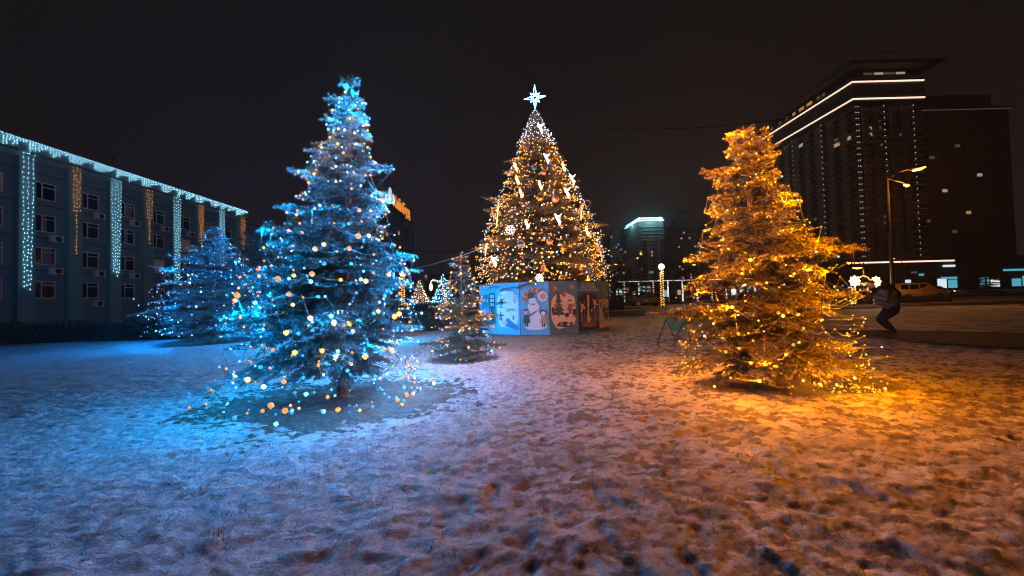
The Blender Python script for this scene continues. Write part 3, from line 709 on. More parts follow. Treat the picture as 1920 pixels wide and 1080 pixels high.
ORN = [('frost', 1013, 240, 'white glowing figure inside the white tip net of the tallest spruce'),
 ('frost', 1025, 297, 'white glowing figure, highest one below the white tip net'),
 ('candle', 967, 313, 'small golden glowing candle on the upper left edge'),
 ('candle', 1057, 313, 'golden glowing candle on the upper right beside a gold bauble'),
 ('candle', 970, 338, 'golden glowing candle left of a hoop ornament, upper left'),
 ('candle', 1013, 347, 'bright golden glowing candle at the centre of the upper tree'),
 ('frost', 1073, 336, 'white glowing figure on the upper right edge'),
 ('frost', 1063, 361, 'large white glowing figure right of the centre'),
 ('candle', 977, 362, 'thin golden candle just above a pale snowflake'),
 ('tube', 933, 402, 'long slanting light tube on the left edge of the tallest spruce', 1.0),
 ('candle', 988, 420, 'bright golden candle halfway up, left of the centre'),
 ('frost', 1046, 411, 'white glowing figure among blue bulbs in the middle'),
 ('candle', 1101, 434, 'golden candle on the right edge at mid height'),
 ('tube', 1090, 400, 'short light tube near the right edge', .5),
 ('frost', 926, 490, 'white glowing figure low on the left edge'),
 ('tube', 911, 468, 'short pale light tube on the lower left edge by the guy wire', .5),
 ('ring', 988, 341, 'silver hoop ornament between two golden candles'),
 ('bauble', 1013, 371, 'gold bauble straight below the bright central candle', 1.1),
 ('bauble', 1058, 343, 'gold bauble above the large white figure', 1.1),
 ('ring', 1043, 327, 'silver hoop ornament up high on the right of the centre'),
 ('ring', 1101, 381, 'silver hoop ornament sticking out on the right edge', 1.2),
 ('ring', 1082, 408, 'silver hoop ornament beside the short light tube', 1.1),
 ('silver', 1036, 308, 'dark silver bauble close under the highest white figure', .8),
 ('silver', 977, 458, 'big silver white bauble low on the left of the tree', 1.15),
 ('flake', 957, 431, 'pale snowflake ornament on the left at mid height', 1.5),
 ('bauble', 1058, 466, 'gold bauble low on the right of the centre'),
 ('bell', 1019, 502, 'copper bell hanging near the bottom centre of the tallest spruce'),
 ('ring', 997, 496, 'silver hoop left of the copper bell'),
 ('copper', 1124, 468, 'copper bauble at the lower right edge', 1.0),
 ('cone', 1104, 527, 'long copper drop ornament hanging over the painted fence'),
 ('flake', 1011, 521, 'white snowflake above the gap between blue and orange panels', 1.2),
 ('bauble', 1053, 522, 'gold bauble just over the panel of the red toys', 1.0),
 ('copper', 956, 324, 'copper bauble on the upper left edge', 1.0),
 ('copper', 1019, 323, 'copper bauble above the bright central candle', .9),
 ('copper', 1041, 373, 'copper bauble left of the large white figure', 1.1),
 ('blue', 1002, 315, 'blue bauble high up near the centre', .9),
 ('blue', 990, 388, 'small blue bauble in the middle left', .7),
 ('silver', 1082, 426, 'silver bauble under the hoop on the right', .8),
 ('copper', 1030, 453, 'copper bauble under the middle white figure', .9),
 ('bauble', 948, 385, 'gold bauble beside the long slanting tube', 1.0)]
for t_ in ORN: ornament(*t_)

# ------------------------------------------------------------------ painted panel fence round the tall tree
fence = empty('painted_fence', RC, 'ring of tall blue panels painted with winter scenes round the tallest spruce', 'fence')
NP = 16; PH = 1.83
S_ = 2 * RR * math.tan(math.pi / NP)
class Art:
    """flat shapes on a panel: x across (-.5..+.5 of the width), z up in metres"""
    def __init__(s, panel): s.p = panel; s.k = 0; s.b = {}
    def shape(s, m, pts):
        s.k += 1; mb = s.b.setdefault(m, MB()); y = -0.031 - 0.0006 * s.k
        mb.poly([(x * S_, y, z) for x, z in pts])
    def disc(s, m, x, z, rx, rz=None, n=14, a0=0, a1=2 * math.pi):
        rz = rz or rx
        s.shape(m, [(x + rx / S_ * math.cos(a0 + (a1 - a0) * i / n), z + rz * math.sin(a0 + (a1 - a0) * i / n)) for i in range(n if a1 - a0 > 6.2 else n + 1)])
    def rect(s, m, x0, x1, z0, z1): s.shape(m, [(x0, z0), (x1, z0), (x1, z1), (x0, z1)])
    def blob(s, m, x0, x1, z0, z1, rnd, n=18, j=0.12):
        cx, cz = (x0 + x1) / 2, (z0 + z1) / 2
        s.shape(m, [(cx + (x1 - x0) / 2 * (1 - j * rnd.random()) * math.copysign(abs(math.cos(t)) ** .6, math.cos(t)), cz + (z1 - z0) / 2 * (1 - j * rnd.random()) * math.copysign(abs(math.sin(t)) ** .6, math.sin(t))) for t in [2 * math.pi * i / n for i in range(n)]])
    def kid(s, x, z, h, coat, leg='p_dark', hat='p_red'):
        s.rect(leg, x - .05 * h / .5, x - .01, z, z + .28 * h); s.rect(leg, x + .01, x + .05 * h / .5, z, z + .28 * h)
        s.shape(coat, [(x - .11 * h / .5, z + .22 * h), (x + .11 * h / .5, z + .22 * h), (x + .05 * h / .5, z + .66 * h), (x - .05 * h / .5, z + .66 * h)])
        s.shape(coat, [(x + .03, z + .6 * h), (x + .16 * h / .5, z + .72 * h), (x + .18 * h / .5, z + .66 * h), (x + .05, z + .48 * h)])
        s.disc('p_skin', x, z + .78 * h, .13 * h); s.disc(hat, x, z + .86 * h, .135 * h, .10 * h, 12, 0, math.pi)
    def fir(s, x, z, h, m='p_green', w=.42):
        for i in range(5):
            a = z + h * (.08 + i * .17); ww = w * (1 - i * .17); s.shape(m, [(x - ww / 2, a), (x + ww / 2, a), (x, a + h * .27)])
        s.rect('p_dark', x - .02, x + .02, z, z + h * .1)
    def done(s):
        al = MB(); mi = []
        for i, (m, mb) in enumerate(s.b.items()): al.add(mb.v, mb.f); mi += [i] * len(mb.f)
        o = al.build('painting', None, s.p)
        for m in s.b: o.data.materials.append(M[m])
        o.data.polygons.foreach_set('material_index', np.array(mi, dtype=np.int32))
LBL = {1: 'blue panel with a window and a dark fir', 2: 'pale blue panel with skaters on a snow slope', 3: 'blue panel with moon, snowman and two children',
       4: 'panel with red toys over a decorated fir on snow', 5: 'panel with lettering over a dark arch with a crib scene', 6: 'panel with crescent moon over children on a snow hill', 7: 'plain grey board panel with an inset box at its top'}
rnd = random.Random(5)
theta3 = -11.5                                    # the way panel 3 faces, degrees from the camera side
for i in range(NP):
    k = i + 1; th = R(theta3 + (k - 3) * 22.5)
    a = th - math.pi / 2
    rt = empty('panel', (RR * math.cos(a), RR * math.sin(a), 0)); rt.rotation_euler = (0, 0, th); rt.parent = fence
    if k in LBL: rt['label'] = LBL[k]
    hw = S_ / 2 - 0.004
    base = 'p_blue' if k in (1, 2, 3) or k > 7 else ('panel_grey' if k == 7 else 'p_teal')  # right-hand front panels: missing blue light put into a darker base colour
    MB().box(-hw, hw, -0.03, 0.0, 0.03, PH).build('board', M[base], rt)
    MB().box(-hw - .02, -hw + .02, -0.002, 0.045, 0.0, PH - .01).box(-hw + .021, hw - .021, .002, .04, .3, .36).box(-hw + .021, hw - .021, .002, .04, 1.5, 1.56).build('frame', M['panel_seam'], rt)
    if k > 7: continue
    A = Art(rt)
    if k == 1:
        A.rect('p_teal', -.46, .46, .35, 1.45); A.rect('p_dark', 0.05, .42, .95, 1.5)
        for gx in (.12, .27):
            for gz in (1.02, 1.18, 1.33): A.rect('p_snow', gx, gx + .1, gz, gz + .11)
        for q in range(5): A.shape('p_snow', [(-.38 + q * .09, .5), (-.33 + q * .09, .5), (-.30 + q * .07, 1.15 + .05 * (q % 2))])
        A.fir(.25, .4, .65); A.disc('p_skin', -.1, 1.22, .06); A.disc('p_skin', -.28, 1.26, .05)
    if k == 2:
        A.blob('p_snow', -.48, .48, .22, 1.58, rnd); A.kid(-.28, .98, .46, 'p_teal', 'p_teal', 'p_blue'); A.kid(.3, 1.12, .38, 'p_skin', 'p_teal', 'p_teal')
        A.disc('p_skin', .02, .86, .08); A.disc('p_snow', .02, .72, .09, .1); A.shape('p_deep', [(-.3, .42), (.0, .62), (.48, .26), (.4, .2), (-.05, .3)])
        A.disc('p_skin', -.16, .45, .13, .09); A.fir(-.3, .5, .36, 'p_deep', .2); A.rect('p_teal', .2, .26, .55, .7)
        for q in range(9): A.shape('p_blue', [(-.1 + q * .055, 1.45 + .05 * (q % 3)), (-.08 + q * .055, 1.45), (-.06 + q * .055, 1.25 + .04 * (q % 2))])
        A.shape('p_teal', [(-.42, .98), (-.05, .94), (-.05, .96), (-.42, 1.0)])
    if k == 3:
        for q in range(26): A.disc('p_snow', rnd.uniform(-.45, .45), rnd.uniform(.9, 1.78), rnd.uniform(.008, .02), n=6)
        for q in range(12):
            t = math.pi * (1.0 - q / 13); A.disc('p_red' if q % 2 else 'p_orange', .02 + .36 * math.cos(t), 1.2 + .34 * math.sin(t), .07 + .004 * q)
        A.disc('p_snow', .29, 1.33, .17); A.disc('p_orange', .30, 1.33, .115)
        A.disc('p_snow', .03, .33, .40, .13); A.disc('p_snow', .02, .62, .22, .25); A.disc('p_snow', -.03, .98, .20, .19); A.disc('p_snow', -.05, 1.18, .13)
        A.shape('p_dark', [(-.22, 1.27), (-.02, 1.33), (-.04, 1.5), (-.22, 1.45)]); A.shape('p_red', [(-.26, 1.24), (.1, 1.3), (.1, 1.33), (-.26, 1.28)])
        A.shape('p_orange', [(-.17, 1.1), (.05, 1.1), (0, 1.04), (-.12, 1.04)]); A.disc('p_dark', -.1, 1.2, .012, n=6); A.disc('p_dark', 0, 1.2, .012, n=6)
        A.kid(-.28, .32, .62, 'p_green', 'p_dark', 'p_dark'); A.shape('p_red', [(-.2, .62), (.08, .82), (.06, .86), (-.22, .7)])
        A.kid(.3, .30, .60, 'p_orange', 'p_dark', 'p_dark'); A.disc('p_dark', .3, .78, .12, .11); A.disc('p_snow', .3, .76, .075)
    if k == 4:
        A.blob('p_snow_orange_lit', -.47, .47, .2, 1.45, rnd)
        for x, z in ((-.32, 1.58), (.28, 1.6), (0.02, 1.38)):
            A.disc('p_red', x, z, .085); A.shape('p_red', [(x - .12, z + .02), (x - .03, z - .05), (x - .02, z + .13)]); A.shape('p_orange', [(x + .1, z + .02), (x + .02, z - .05), (x + .02, z + .12)])
        A.fir(-.18, .62, .85, 'p_green', .52)
        for q in range(14): A.disc('p_red' if q % 2 else 'p_gold', -.18 + rnd.uniform(-.15, .15), .75 + rnd.random() * .4, .018, n=6)
        A.kid(.22, .72, .5, 'p_red', 'p_dark', 'p_dark'); A.kid(.38, .6, .42, 'p_dark', 'p_dark', 'p_red'); A.disc('p_dark', .1, .68, .08); A.disc('p_dark', -.38, .85, .06, .12); A.disc('p_snow', .06, 1.2, .05)
        A.blob('p_dark', -.34, .38, .26, .48, rnd, 16, .5); A.disc('p_red', -.1, .38, .06); A.disc('p_orange', .15, .37, .06); A.disc('p_red', .28, .42, .04)
    if k == 5:
        A.shape('p_arch', [(-.47, .12), (.47, .12), (.47, 1.15)] + [(.47 * math.cos(t), 1.15 + .26 * math.sin(t)) for t in (.3, .7, 1.1, 1.57, 2.0, 2.4, 2.8)] + [(-.47, 1.15)])
        A.shape('p_gold', [(-.04, 1.0), (.04, 1.0), (.07, 1.32), (-.07, 1.32)]); A.disc('p_gold', 0, 1.3, .06)
        for x, z, h in ((-.3, .95, .22), (.3, 1.08, .2)):
            A.shape('p_gold', [(x - .12, z + h), (x, z), (x + .05, z - .12), (x - .05, z - .1)]); A.shape('p_gold', [(x + .14, z + h * .9), (x, z), (x + .04, z - .1)]); A.disc('p_skin', x, z + .05, .045)
        for q, x in enumerate((-.34, -.2, -.02, .14, .28, .4)):
            h = .35 + .1 * (q % 3); A.shape(('p_red', 'p_teal', 'p_gold', 'p_deep', 'p_red', 'p_teal')[q], [(x - .08, .4), (x + .08, .4), (x + .03, .4 + h), (x - .03, .4 + h)]); A.disc('p_skin', x, .45 + h, .045)
        A.blob('p_red', -.4, .4, .2, .42, rnd, 14, .4); A.disc('p_gold', .02, .52, .1, .05)
    if k == 6:
        A.shape('p_snow_orange_lit', [(-.47, .16), (.47, .16), (.47, 1.28), (.3, 1.32), (.1, 1.22), (-.1, 1.16), (-.47, 1.18)])
        A.shape('p_gold', [(.0 + .12 * math.cos(t), 1.5 + .11 * math.sin(t)) for t in np.linspace(-1.9, 1.9, 12)] + [(-.02 + .08 * math.cos(t), 1.5 + .09 * math.sin(t)) for t in np.linspace(1.7, -1.7, 10)])
        for q in range(12): A.disc('p_snow', rnd.uniform(-.45, .45), rnd.uniform(1.3, 1.78), .012, n=6)
        A.rect('p_red', .15, .42, 1.18, 1.32); A.shape('p_snow_orange_lit', [(.12, 1.32), (.45, 1.32), (.28, 1.42)]); A.rect('p_dark', .22, .28, 1.2, 1.28); A.rect('p_dark', .32, .38, 1.2, 1.28)
        for q, (x, z) in enumerate(((-.12, .6), (.02, .7), (.16, .58), (.3, .62), (.05, .42), (.24, .4))): A.kid(x, z, .42, ('p_dark', 'p_deep', 'p_red', 'p_dark', 'p_green', 'p_dark')[q], 'p_dark', 'p_dark')
        A.disc('p_red', -.36, .98, .08, .12); A.kid(-.36, .3, .2, 'p_dark')
    if k == 7:
        A.rect('p_snow_orange_lit', -.44, .44, 1.55, 1.78); A.shape('p_dark', [(-.3, 1.58), (-.26, 1.58), (-.18, 1.75), (-.22, 1.75)]); A.shape('p_dark', [(-.1, 1.58), (-.06, 1.58), (-.2, 1.75), (-.22, 1.73)])
        A.rect('panel_seam', -.44, .44, 1.535, 1.55)
    A.done()
    if k == 5:
        for ln_, txt in enumerate(('З РІЗДВОМ', 'ХРИСТОВИМ', 'І НОВИМ РОКОМ')):
            text_mesh('lettering', txt, .115, .001, 'CENTER', M['p_snow_orange_lit'], rt, (0, -.036, 1.68 - ln_ * .10), (R(90), 0, 0))

# ------------------------------------------------------------------ blue floodlight behind the near tree, on its stand
fl = empty('floodlight', (-5.0, 12.6, 0), 'blue floodlight on a low stand behind the tall near spruce', 'floodlight')
MB().bevbox(-.16, .16, -.12, .04, .50, .78, .015).build('housing', M['metal_dark'], fl)
MB().tube([(0, 0, 0.02), (0, 0, .5)], .02, 8).tube([(-.3, 0, .02), (.3, 0, .02)], .018, 6).tube([(0, -.3, .02), (0, .3, .02)], .018, 6).build('stand', M['metal_dark'], fl)
MB().box(-.14, .14, -.125, -.121, .52, .76).build('lens', emit('flood_lens', (0.05, .45, 1), 6), fl)
def lamp(name, kind, loc, energy, col, parent=None, size=0.1, spot=None, aim=None):
    ld = bpy.data.lights.new(name, kind); ld.energy = energy; ld.color = col
    if kind == 'SPOT': ld.spot_size = spot; ld.spot_blend = 0.6; ld.shadow_soft_size = size
    elif kind == 'POINT': ld.shadow_soft_size = size
    o = bpy.data.objects.new(name, ld); COL.objects.link(o); o.location = loc
    if aim is not None: o.rotation_euler = (Vector(aim) - Vector(loc)).to_track_quat('-Z', 'Y').to_euler()
    if parent:
        o.parent = parent; o.location = Vector(loc) - parent.location
    return o
lamp('flood_beam', 'POINT', (-5.0, 12.3, .75), 1700, (0.0, 0.43, 1.0), fl, 0.12)

# ------------------------------------------------------------------ paths, roads, kerbs
def hedge(name, x0, x1, y0, y1, h, label, group=None, n=None, rs=np.random.RandomState(2), leaf=0.05, rot=0, z=0):
    root = empty(name, ((x0 + x1) / 2, (y0 + y1) / 2, z), label, 'hedge', group, rot)
    hx, hy = (x1 - x0) / 2, (y1 - y0) / 2
    n = n or int(min(60000, 900 * (hx * hy * 4 + 2 * (hx + hy) * 2 * h)))
    p = rs.uniform(-1, 1, (n, 3)); f = rs.randint(0, 5, n)
    p[f == 0, 0] = 1; p[f == 1, 0] = -1; p[(f == 2), 1] = -1; p[f == 3, 2] = 1; p[f == 4, 1] = -1
    P = np.stack([p[:, 0] * hx, p[:, 1] * hy, (p[:, 2] + 1) / 2 * h], 1) + rs.normal(0, .045, (n, 3)); P[:, 2] = np.maximum(P[:, 2] + .05 * np.sin(P[:, 0] * 2.1), .02)
    a = rs.normal(size=(n, 3)); a /= np.linalg.norm(a, axis=1)[:, None]; b = np.cross(a, rs.normal(size=(n, 3))); b /= np.linalg.norm(b, axis=1)[:, None]
    V = np.stack([P - a * leaf, P + b * leaf * .45, P + a * leaf, P - b * leaf * .45], 1).reshape(-1, 3)
    link('foliage', np_mesh('foliage', V, np.arange(n * 4).reshape(-1, 4)), M['hedge'], root)
    mb = MB().box(-hx + .08, hx - .08, -hy + .08, hy - .08, 0.02, h - .08); mb.build('stem_core', M['bark_dark'], root)
    return root
hedge('hedge', -30, -12.9, 15.0, 15.9, .72, 'long low dark hedge in front of the office building')
hedge('hedge', -9.5, -2.5, 16.4, 17.2, .78, 'clipped hedge between the near blue spruce and the painted fence')
hedge('hedge', -8.5, -2.9, 22.0, 23.0, 1.0, 'higher hedge behind the clipped one, before the far lit trees')
hedge('hedge', 28.5, 38.2, 33.5, 34.3, .52, 'low hedge strip along the road beside the yellow van')
hedge('hedge', 5.8, 9.0, 31.3, 33.5, .85, 'short dark hedge block on the rounded kerb island')
def kerb(name, pts, w=.25, h=.12, closed=False):
    mb = MB(); n = len(pts)
    for i in range(n - 1 if not closed else n):
        a = Vector((*pts[i], 0)); b = Vector((*pts[(i + 1) % n], 0)); d = (b - a).normalized(); s_ = Vector((-d.y, d.x, 0)) * w / 2
        vs = [a - s_, a + s_, b + s_, b - s_]; mb.add([v + Vector((0, 0, z)) for z in (-.02, h) for v in vs], [(4, 5, 6, 7), (0, 1, 5, 4), (2, 3, 7, 6), (1, 2, 6, 5), (3, 0, 4, 7)])
    o = mb.build(name, M['kerb']); return tag(o, kind='structure')
ground_strip('road', [(-14, 25), (3, 24.2), (9, 24.0), (14, 24.6), (20, 26), (60, 27.5), (160, 27.5), (160, 31.5), (60, 31.5), (24, 31.0), (15, 31), (14.5, 39.5), (3, 39.5), (-14, 39.5)], .05, M['asphalt'])
kerb('kerb', [(4.5, 30.6), (9.0, 30.4), (10.2, 31.3), (10.4, 32.6), (9.6, 34), (4.5, 34.2)])
kerb('kerb', [(-14, 39.7), (3, 39.7), (14.6, 39.6)], .3)
ground_strip('road', [(-60, 46), (200, 46), (200, 58), (-60, 58)], .05, M['asphalt'])
kerb('kerb', [(16, 45.8), (200, 45.8)], .3)
P_ = [gnd(1545, 622), gnd(1660, 622), gnd(1770, 625), gnd(1920, 628), gnd(2050, 632), gnd(2050, 664), gnd(1920, 657), gnd(1770, 649), gnd(1680, 639), gnd(1590, 629)]
ground_strip('path', [(p.x, p.y) for p in P_], .06, M['asphalt'])
ground_strip('pavement', [(-60, 24), (-13.0, 26), (-14, 40), (-36, 60), (-60, 60)], .05, M['asphalt'])
kerb('kerb', [(-40, 27.0), (-26, 27.6), (-14, 28.5)], .35, .3)

# ------------------------------------------------------------------ office building on the left
OB = Vector((-37.0, 30.0, 0))
ob = empty('office_building', OB, 'four storey teal office building with light curtains along its roof edge', 'building')
Y0, Y1, ZT = -12.0, 22.9, 14.2                    # local y along the facade
MB().box(-14, 0, Y0, Y1, 0, 12.9).build('wall', M['facade'], ob)
MB().box(-14, .62, Y0 - .1, Y1 + .2, 13.35, ZT).box(-14, .1, Y0, Y1, 12.903, 13.347).build('cornice', M['facade_trim'], ob)
pil = [5.4 + 3.25 * k - 3.25 * 4 for k in range(0, 10)]
pil = [p for p in pil if p > Y0]
for p in pil: MB().box(.003, .42, p - .5, p + .55, 0, 12.9).build('pillar', M['facade_trim'], ob)
MB().box(.003, .42, Y1 - .6, Y1, 0, 12.9).build('pillar', M['facade_trim'], ob)
rw = random.Random(3)
for z in (4.35, 6.95, 9.55, 12.0): MB().box(.001, .022, Y0, Y1 - .01, z, z + .05).build('string_course', M['roof'], ob)
for y in (8.0, -5.0, 17.8): MB().tube([(.09, y, .3), (.09, y, 13.3)], .05, 6).build('drainpipe', M['metal_grey'], ob)
zrow = [2.2, 4.85, 7.45, 10.0]
acs = []
for bi, p in enumerate(pil):
    for ri, z in enumerate(zrow):
        y0, y1, h_ = p + .75, p + 2.15, 1.38
        fr = MB(); t = .07
        fr.box(.004, .06, y0, y0 + t, z, z + h_).box(.004, .06, y1 - t, y1, z, z + h_).box(.004, .06, y0 + t, y1 - t, z, z + t).box(.004, .06, y0 + t, y1 - t, z + h_ - t, z + h_)
        fr.box(.004, .055, y0 + .45, y0 + .52, z + t, z + h_ - t).box(.004, .055, y0 + .52, y1 - t, z + h_ * .72, z + h_ * .72 + .06)
        fo = fr.build('window', M['frame_white'], ob)
        MB().box(.002, .02, y0 + t, y1 - t, z + t, z + h_ - t).build('pane', M['glass'] if rw.random() > .12 else M['win_faint'], fo)
        if rw.random() < .4: MB().box(.021, .026, y0 + .55, y0 + .55 + rw.uniform(.2, .7), z + t, z + h_ - t).build('curtain', M['curtain_cloth'], fo)
        MB().box(.004, .14, y0 - .05, y1 + .05, z - .07, z - .002).build('sill', M['facade_trim'], fo)
        if rw.random() < .62 and p > -4: acs.append((p + 2.0 if ri else p + 1.9, z - .75, bi, ri))
        if ri == 1 and rw.random() < .7 and p > 0: acs.append((p + 2.0, z - 1.35, bi, ri))
ordn = ['first', 'second', 'third', 'fourth', 'fifth', 'sixth', 'seventh', 'eighth', 'ninth', 'tenth']; flo = ['lowest', 'second lowest', 'third', 'top']
proto = None; low = {}
for (y, z, bi, ri) in acs:
    if proto is None:
        proto = empty('air_conditioner', (0, 0, 0))
        MB().bevbox(.1, .42, -.42, .42, 0, .56, .02).build('case', M['ac_case'], proto)
        MB().add([(.424, .05 + .22 * math.cos(t * math.pi / 10), .28 + .22 * math.sin(t * math.pi / 10)) for t in range(20)], [tuple(range(20))]).build('fan', M['ac_fan'], proto)
        MB().box(.004, .4, -.3, -.26, -.05, -.003).box(.004, .4, .26, .3, -.05, -.003).build('bracket', M['metal_dark'], proto)
        o = proto
    else: o = copy_tree(proto)
    o.location = OB + Vector((0, y, z))
    tag(o, 'white air conditioner in the %s bay, under the %s window row%s' % (ordn[bi], flo[ri], ', lower of two' if z < zrow[ri] - 1 else ''), 'air conditioner', 'air conditioners on the office building')
rsb = np.random.RandomState(6)
ELV, ELF = OCT_V * np.array([.55, .55, 1.6]), OCT_F
def curtain(kind, yc, w, ztop, zbot, label, cat='light curtain'):
    root = empty('light_curtain', OB + Vector((.5, yc, ztop)), label, cat, 'light curtains on the office building')
    nst = max(3, int(w / .27))
    for i in range(nst):
        u = (i + .5) / nst - .5; L = (ztop - zbot) * (1 - .28 * abs(u * 2) ** 1.2 * rsb.uniform(.7, 1)) if kind == 'far_white' else (ztop - zbot) * (1 - .9 * abs(u * 2) ** 1.1 * rsb.uniform(.6, 1))
        if kind == 'far_white': L = (ztop - zbot) * (1 - .06 * rsb.rand())
        z = 0; P = []
        while z < L:
            k = 1 - (.45 * z / (ztop - zbot)); P.append((rsb.uniform(-.03, .05), u * w * k + rsb.normal(0, .02), -z)); z += rsb.uniform(.24, .42)
        link('strand', bulbs_mesh('strand', P, .031, ELV, ELF), M[kind], root)
    MB().tube([(0.03, -w / 2, .02), (.03, w / 2, .02)], .012, 4).build('rail', M['wire'], root)
M['far_white'] = emit('curtain_white', (.36, .78, 1.0), 8.5); M['far_orange'] = emit('curtain_orange', (1.0, .30, .03), 6)
strips = [('far_white', 5.4 - 6.5, 1.0, 13.5, 2.6, 'white light curtain on the pillar nearest the camera, running outside the row of orange ones'),
          ('far_orange', 5.4 - 3.25, .8, 13.2, 5.8, 'orange light curtain on the near end of the office building'),
          ('far_white', 5.4, 1.15, 13.5, 4.2, 'widest white light curtain, between two orange ones near the left'),
          ('far_orange', 8.65, .85, 13.1, 7.5, 'orange light curtain between the two long white ones'),
          ('far_white', 11.9, 1.1, 13.5, 3.6, 'second long white light curtain, reaching lowest, beside the broad spruce'),
          ('far_orange', 15.15, .8, 13.1, 6.2, 'orange light curtain between the second and third white ones'),
          ('far_white', 18.4, 1.1, 13.5, 6.0, 'white light curtain partly behind the tip of the broad blue spruce'),
          ('far_orange', 22.2, 1.0, 13.3, 5.0, 'orange light curtain on the far corner of the office building')]
for s_ in strips: curtain(*s_)
icl = empty('icicle_lights', OB + Vector((.66, 0, 14.15)), 'fringe of white icicle lights hanging all along the roof edge', 'icicle lights')
ST = []; y = Y0
while y < Y1:
    L = .18 + .85 * (1 - ((y * .62 + .2 * math.sin(y)) % 1)) * rsb.uniform(.5, 1.1); z = 0; P = []
    while z < L: P.append((rsb.uniform(-.02, .04), y + rsb.normal(0, .02), -z)); z += rsb.uniform(.13, .24)
    ST.append(P); y += .19
vis = [p for p in ST if p[0][1] > -2.5][:100]; rest = [q for p in ST if not any(p is v for v in vis) for q in p]
for p in vis: link('strand', bulbs_mesh('strand', p, .032, ELV, ELF), M['far_white'], icl)
o = link('strand_row', bulbs_mesh('strand_row', rest, .032, ELV, ELF), M['far_white'], icl); o['kind'] = 'stuff'
MB().tube([(0, Y0, .03), (0, Y1, .03)], .015, 4).build('rail', M['wire'], icl)
MB().tube([(-1, 6.5, 14.2), (-1, 6.5, 15.9)], .03, 5).tube([(-1.4, 6.5, 15.5), (-.6, 6.5, 15.5)], .02, 4).tube([(-1, 6.1, 15.7), (-1, 6.9, 15.7)], .02, 4).build('roof_antenna', M['metal_dark'], ob)

# ------------------------------------------------------------------ buildings further off
def windows(parent, spots, w, h, mats, face='y', d=.06):
    for (u, v, z, m) in spots:
        mb = MB()
        if face == 'y': mb.box(u, u + w, v - d, v + .02, z, z + h)
        else: mb.box(v - d, v + .02, u, u + w, z, z + h)
        mb.build('window', M[m], parent)
# mid-left apartment block with a roof sign
mbk = empty('apartment_block', (-45, 110, 0), 'pale nine storey block with an orange roof sign, seen past the near spruce', 'building')
MB().box(-8, 0, 8, 64, 0, 36).build('wall', M['block'], mbk)
MB().box(-8.5, .6, 7.5, 64.5, 36.003, 37.2).build('parapet', M['roof'], mbk)
MB().lathe([(4.5, 37.2), (4.2, 39.5), (2.6, 42), (.9, 44), (.15, 45), (.1, 50), (.01, 50)], 12, (-4, 50, 0)).build('turret', M['roof'], mbk)
rb = random.Random(8)
for r_ in range(11):
    for c in range(9):
        if (r_ * 9 + c) > 99: break
        z = 5 + r_ * 2.85; y = 18 + c * 5.0
        m = 'glass' if rb.random() > .06 else rb.choice(['win_dim', 'win_orange', 'win_warm'])
        MB().box(.003, .09, y, y + 1.9, z, z + 1.5).build('window', M[m], mbk)
for b_ in range(3): MB().box(.1, 1.0, 58 - b_ * 8 + 6.2, 58 - b_ * 8 + 8.4, 4, 34.5).build('bay_front', M['block'], mbk)
sg = empty('roof_sign', (-44.2, 139, 37.3), 'orange glowing letters with a round pale emblem on the roof of the pale block', 'sign')
text_mesh('letters', 'КиївБуд', 6.2, .15, 'LEFT', M['sign_orange'], sg, (0, 5.5, .2), (R(90), 0, R(90)), .06)
MB().add([(.1, 2 + 2.4 * math.cos(t * math.pi / 12), 3 + 3.0 * math.sin(t * math.pi / 12)) for t in range(24)], [tuple(range(24))]).build('emblem', M['sign_pale'], sg)
MB().add([(.2, 2.6 + 1.3 * math.cos(t * math.pi / 12), 2.4 + 1.9 * math.sin(t * math.pi / 12)) for t in range(24)], [tuple(range(24))]).build('emblem_core', M['sign_orange'], sg)

# big tower on the right
TW = Vector((173.4, 190.0, 0))
tw = empty('high_rise', TW, 'dark high-rise with two bright roof lines and columns of small lamps', 'building')
W, D, ZR = 33.6, 69.0, 108.0
MB().box(0, W, 0, D, 0, ZR).build('wall', M['tower'], tw)
MB().prism([(-5, 111.2), (W + 5, 111.2), (W + 8.5, 112.8), (-6.5, 112.8)], -6, D + 4).build('roof', M['roof'], tw)
MB().box(-.6, W + .6, -.6, D, ZR + .003, 111.18).build('penthouse', M['tower_glass'], tw)
rt_ = random.Random(4)
mbc = MB()
for i in range(9): mbc.box(2 + rt_.random() * 3, 9 + rt_.random() * 8, 2 + i * 7, 6 + i * 7 + rt_.random() * 3, 112.85, 114 + rt_.random() * 2.4)
mbc.tube([(12, -3, 112.8), (12, -3, 118)], .2, 4).tube([(12, -3, 118), (20, -3, 118.3)], .25, 4).tube([(20, -3, 118.3), (15, -3, 113)], .2, 4)
mbc.build('roof_plant', M['roof'], tw)
MB().box(-1.2, W + 1.0, -1.2, -.003, 95.0, 105.2).box(-1.2, -.003, -.003, D, 95.0, 105.2).build('attic_band', M['tower'], tw)
for z in (104.6, 96.0):
    MB().box(-1.75, W + .6, -1.75, -1.22, z - .27, z + .27).build('light_line', M['led_pink'], tw)
    MB().box(-1.75, -1.22, -1.2, D, z - .27, z + .27).build('light_line', M['led_pink'], tw)
for k in range(4): MB().box(5 + k * 5.4, 9.6 + k * 5.4, -.75, -.62, 108.4, 109.5).build('window', M['win_warm'] if k % 2 else M['win_dim'], tw)
for k, y in enumerate((16, 19.5, 25, 31, 38, 44, 50, 58)): MB().box(-.75, -.62, y, y + (4 if k in (2, 3) else 2.2), 107.0 + .3, 109.0).build('window', M['win_orange'] if k in (2, 3, 4) else M['win_dim'], tw)
bands = MB()
for f in range(27):
    z = 13.5 + f * 3.0
    bands.box(-.25, W + .1, -.25, -.003, z, z + .35); bands.box(-.25, -.003, 0.0, D, z, z + .35)
bands.build('floor_bands', M['tower_balcony'], tw)
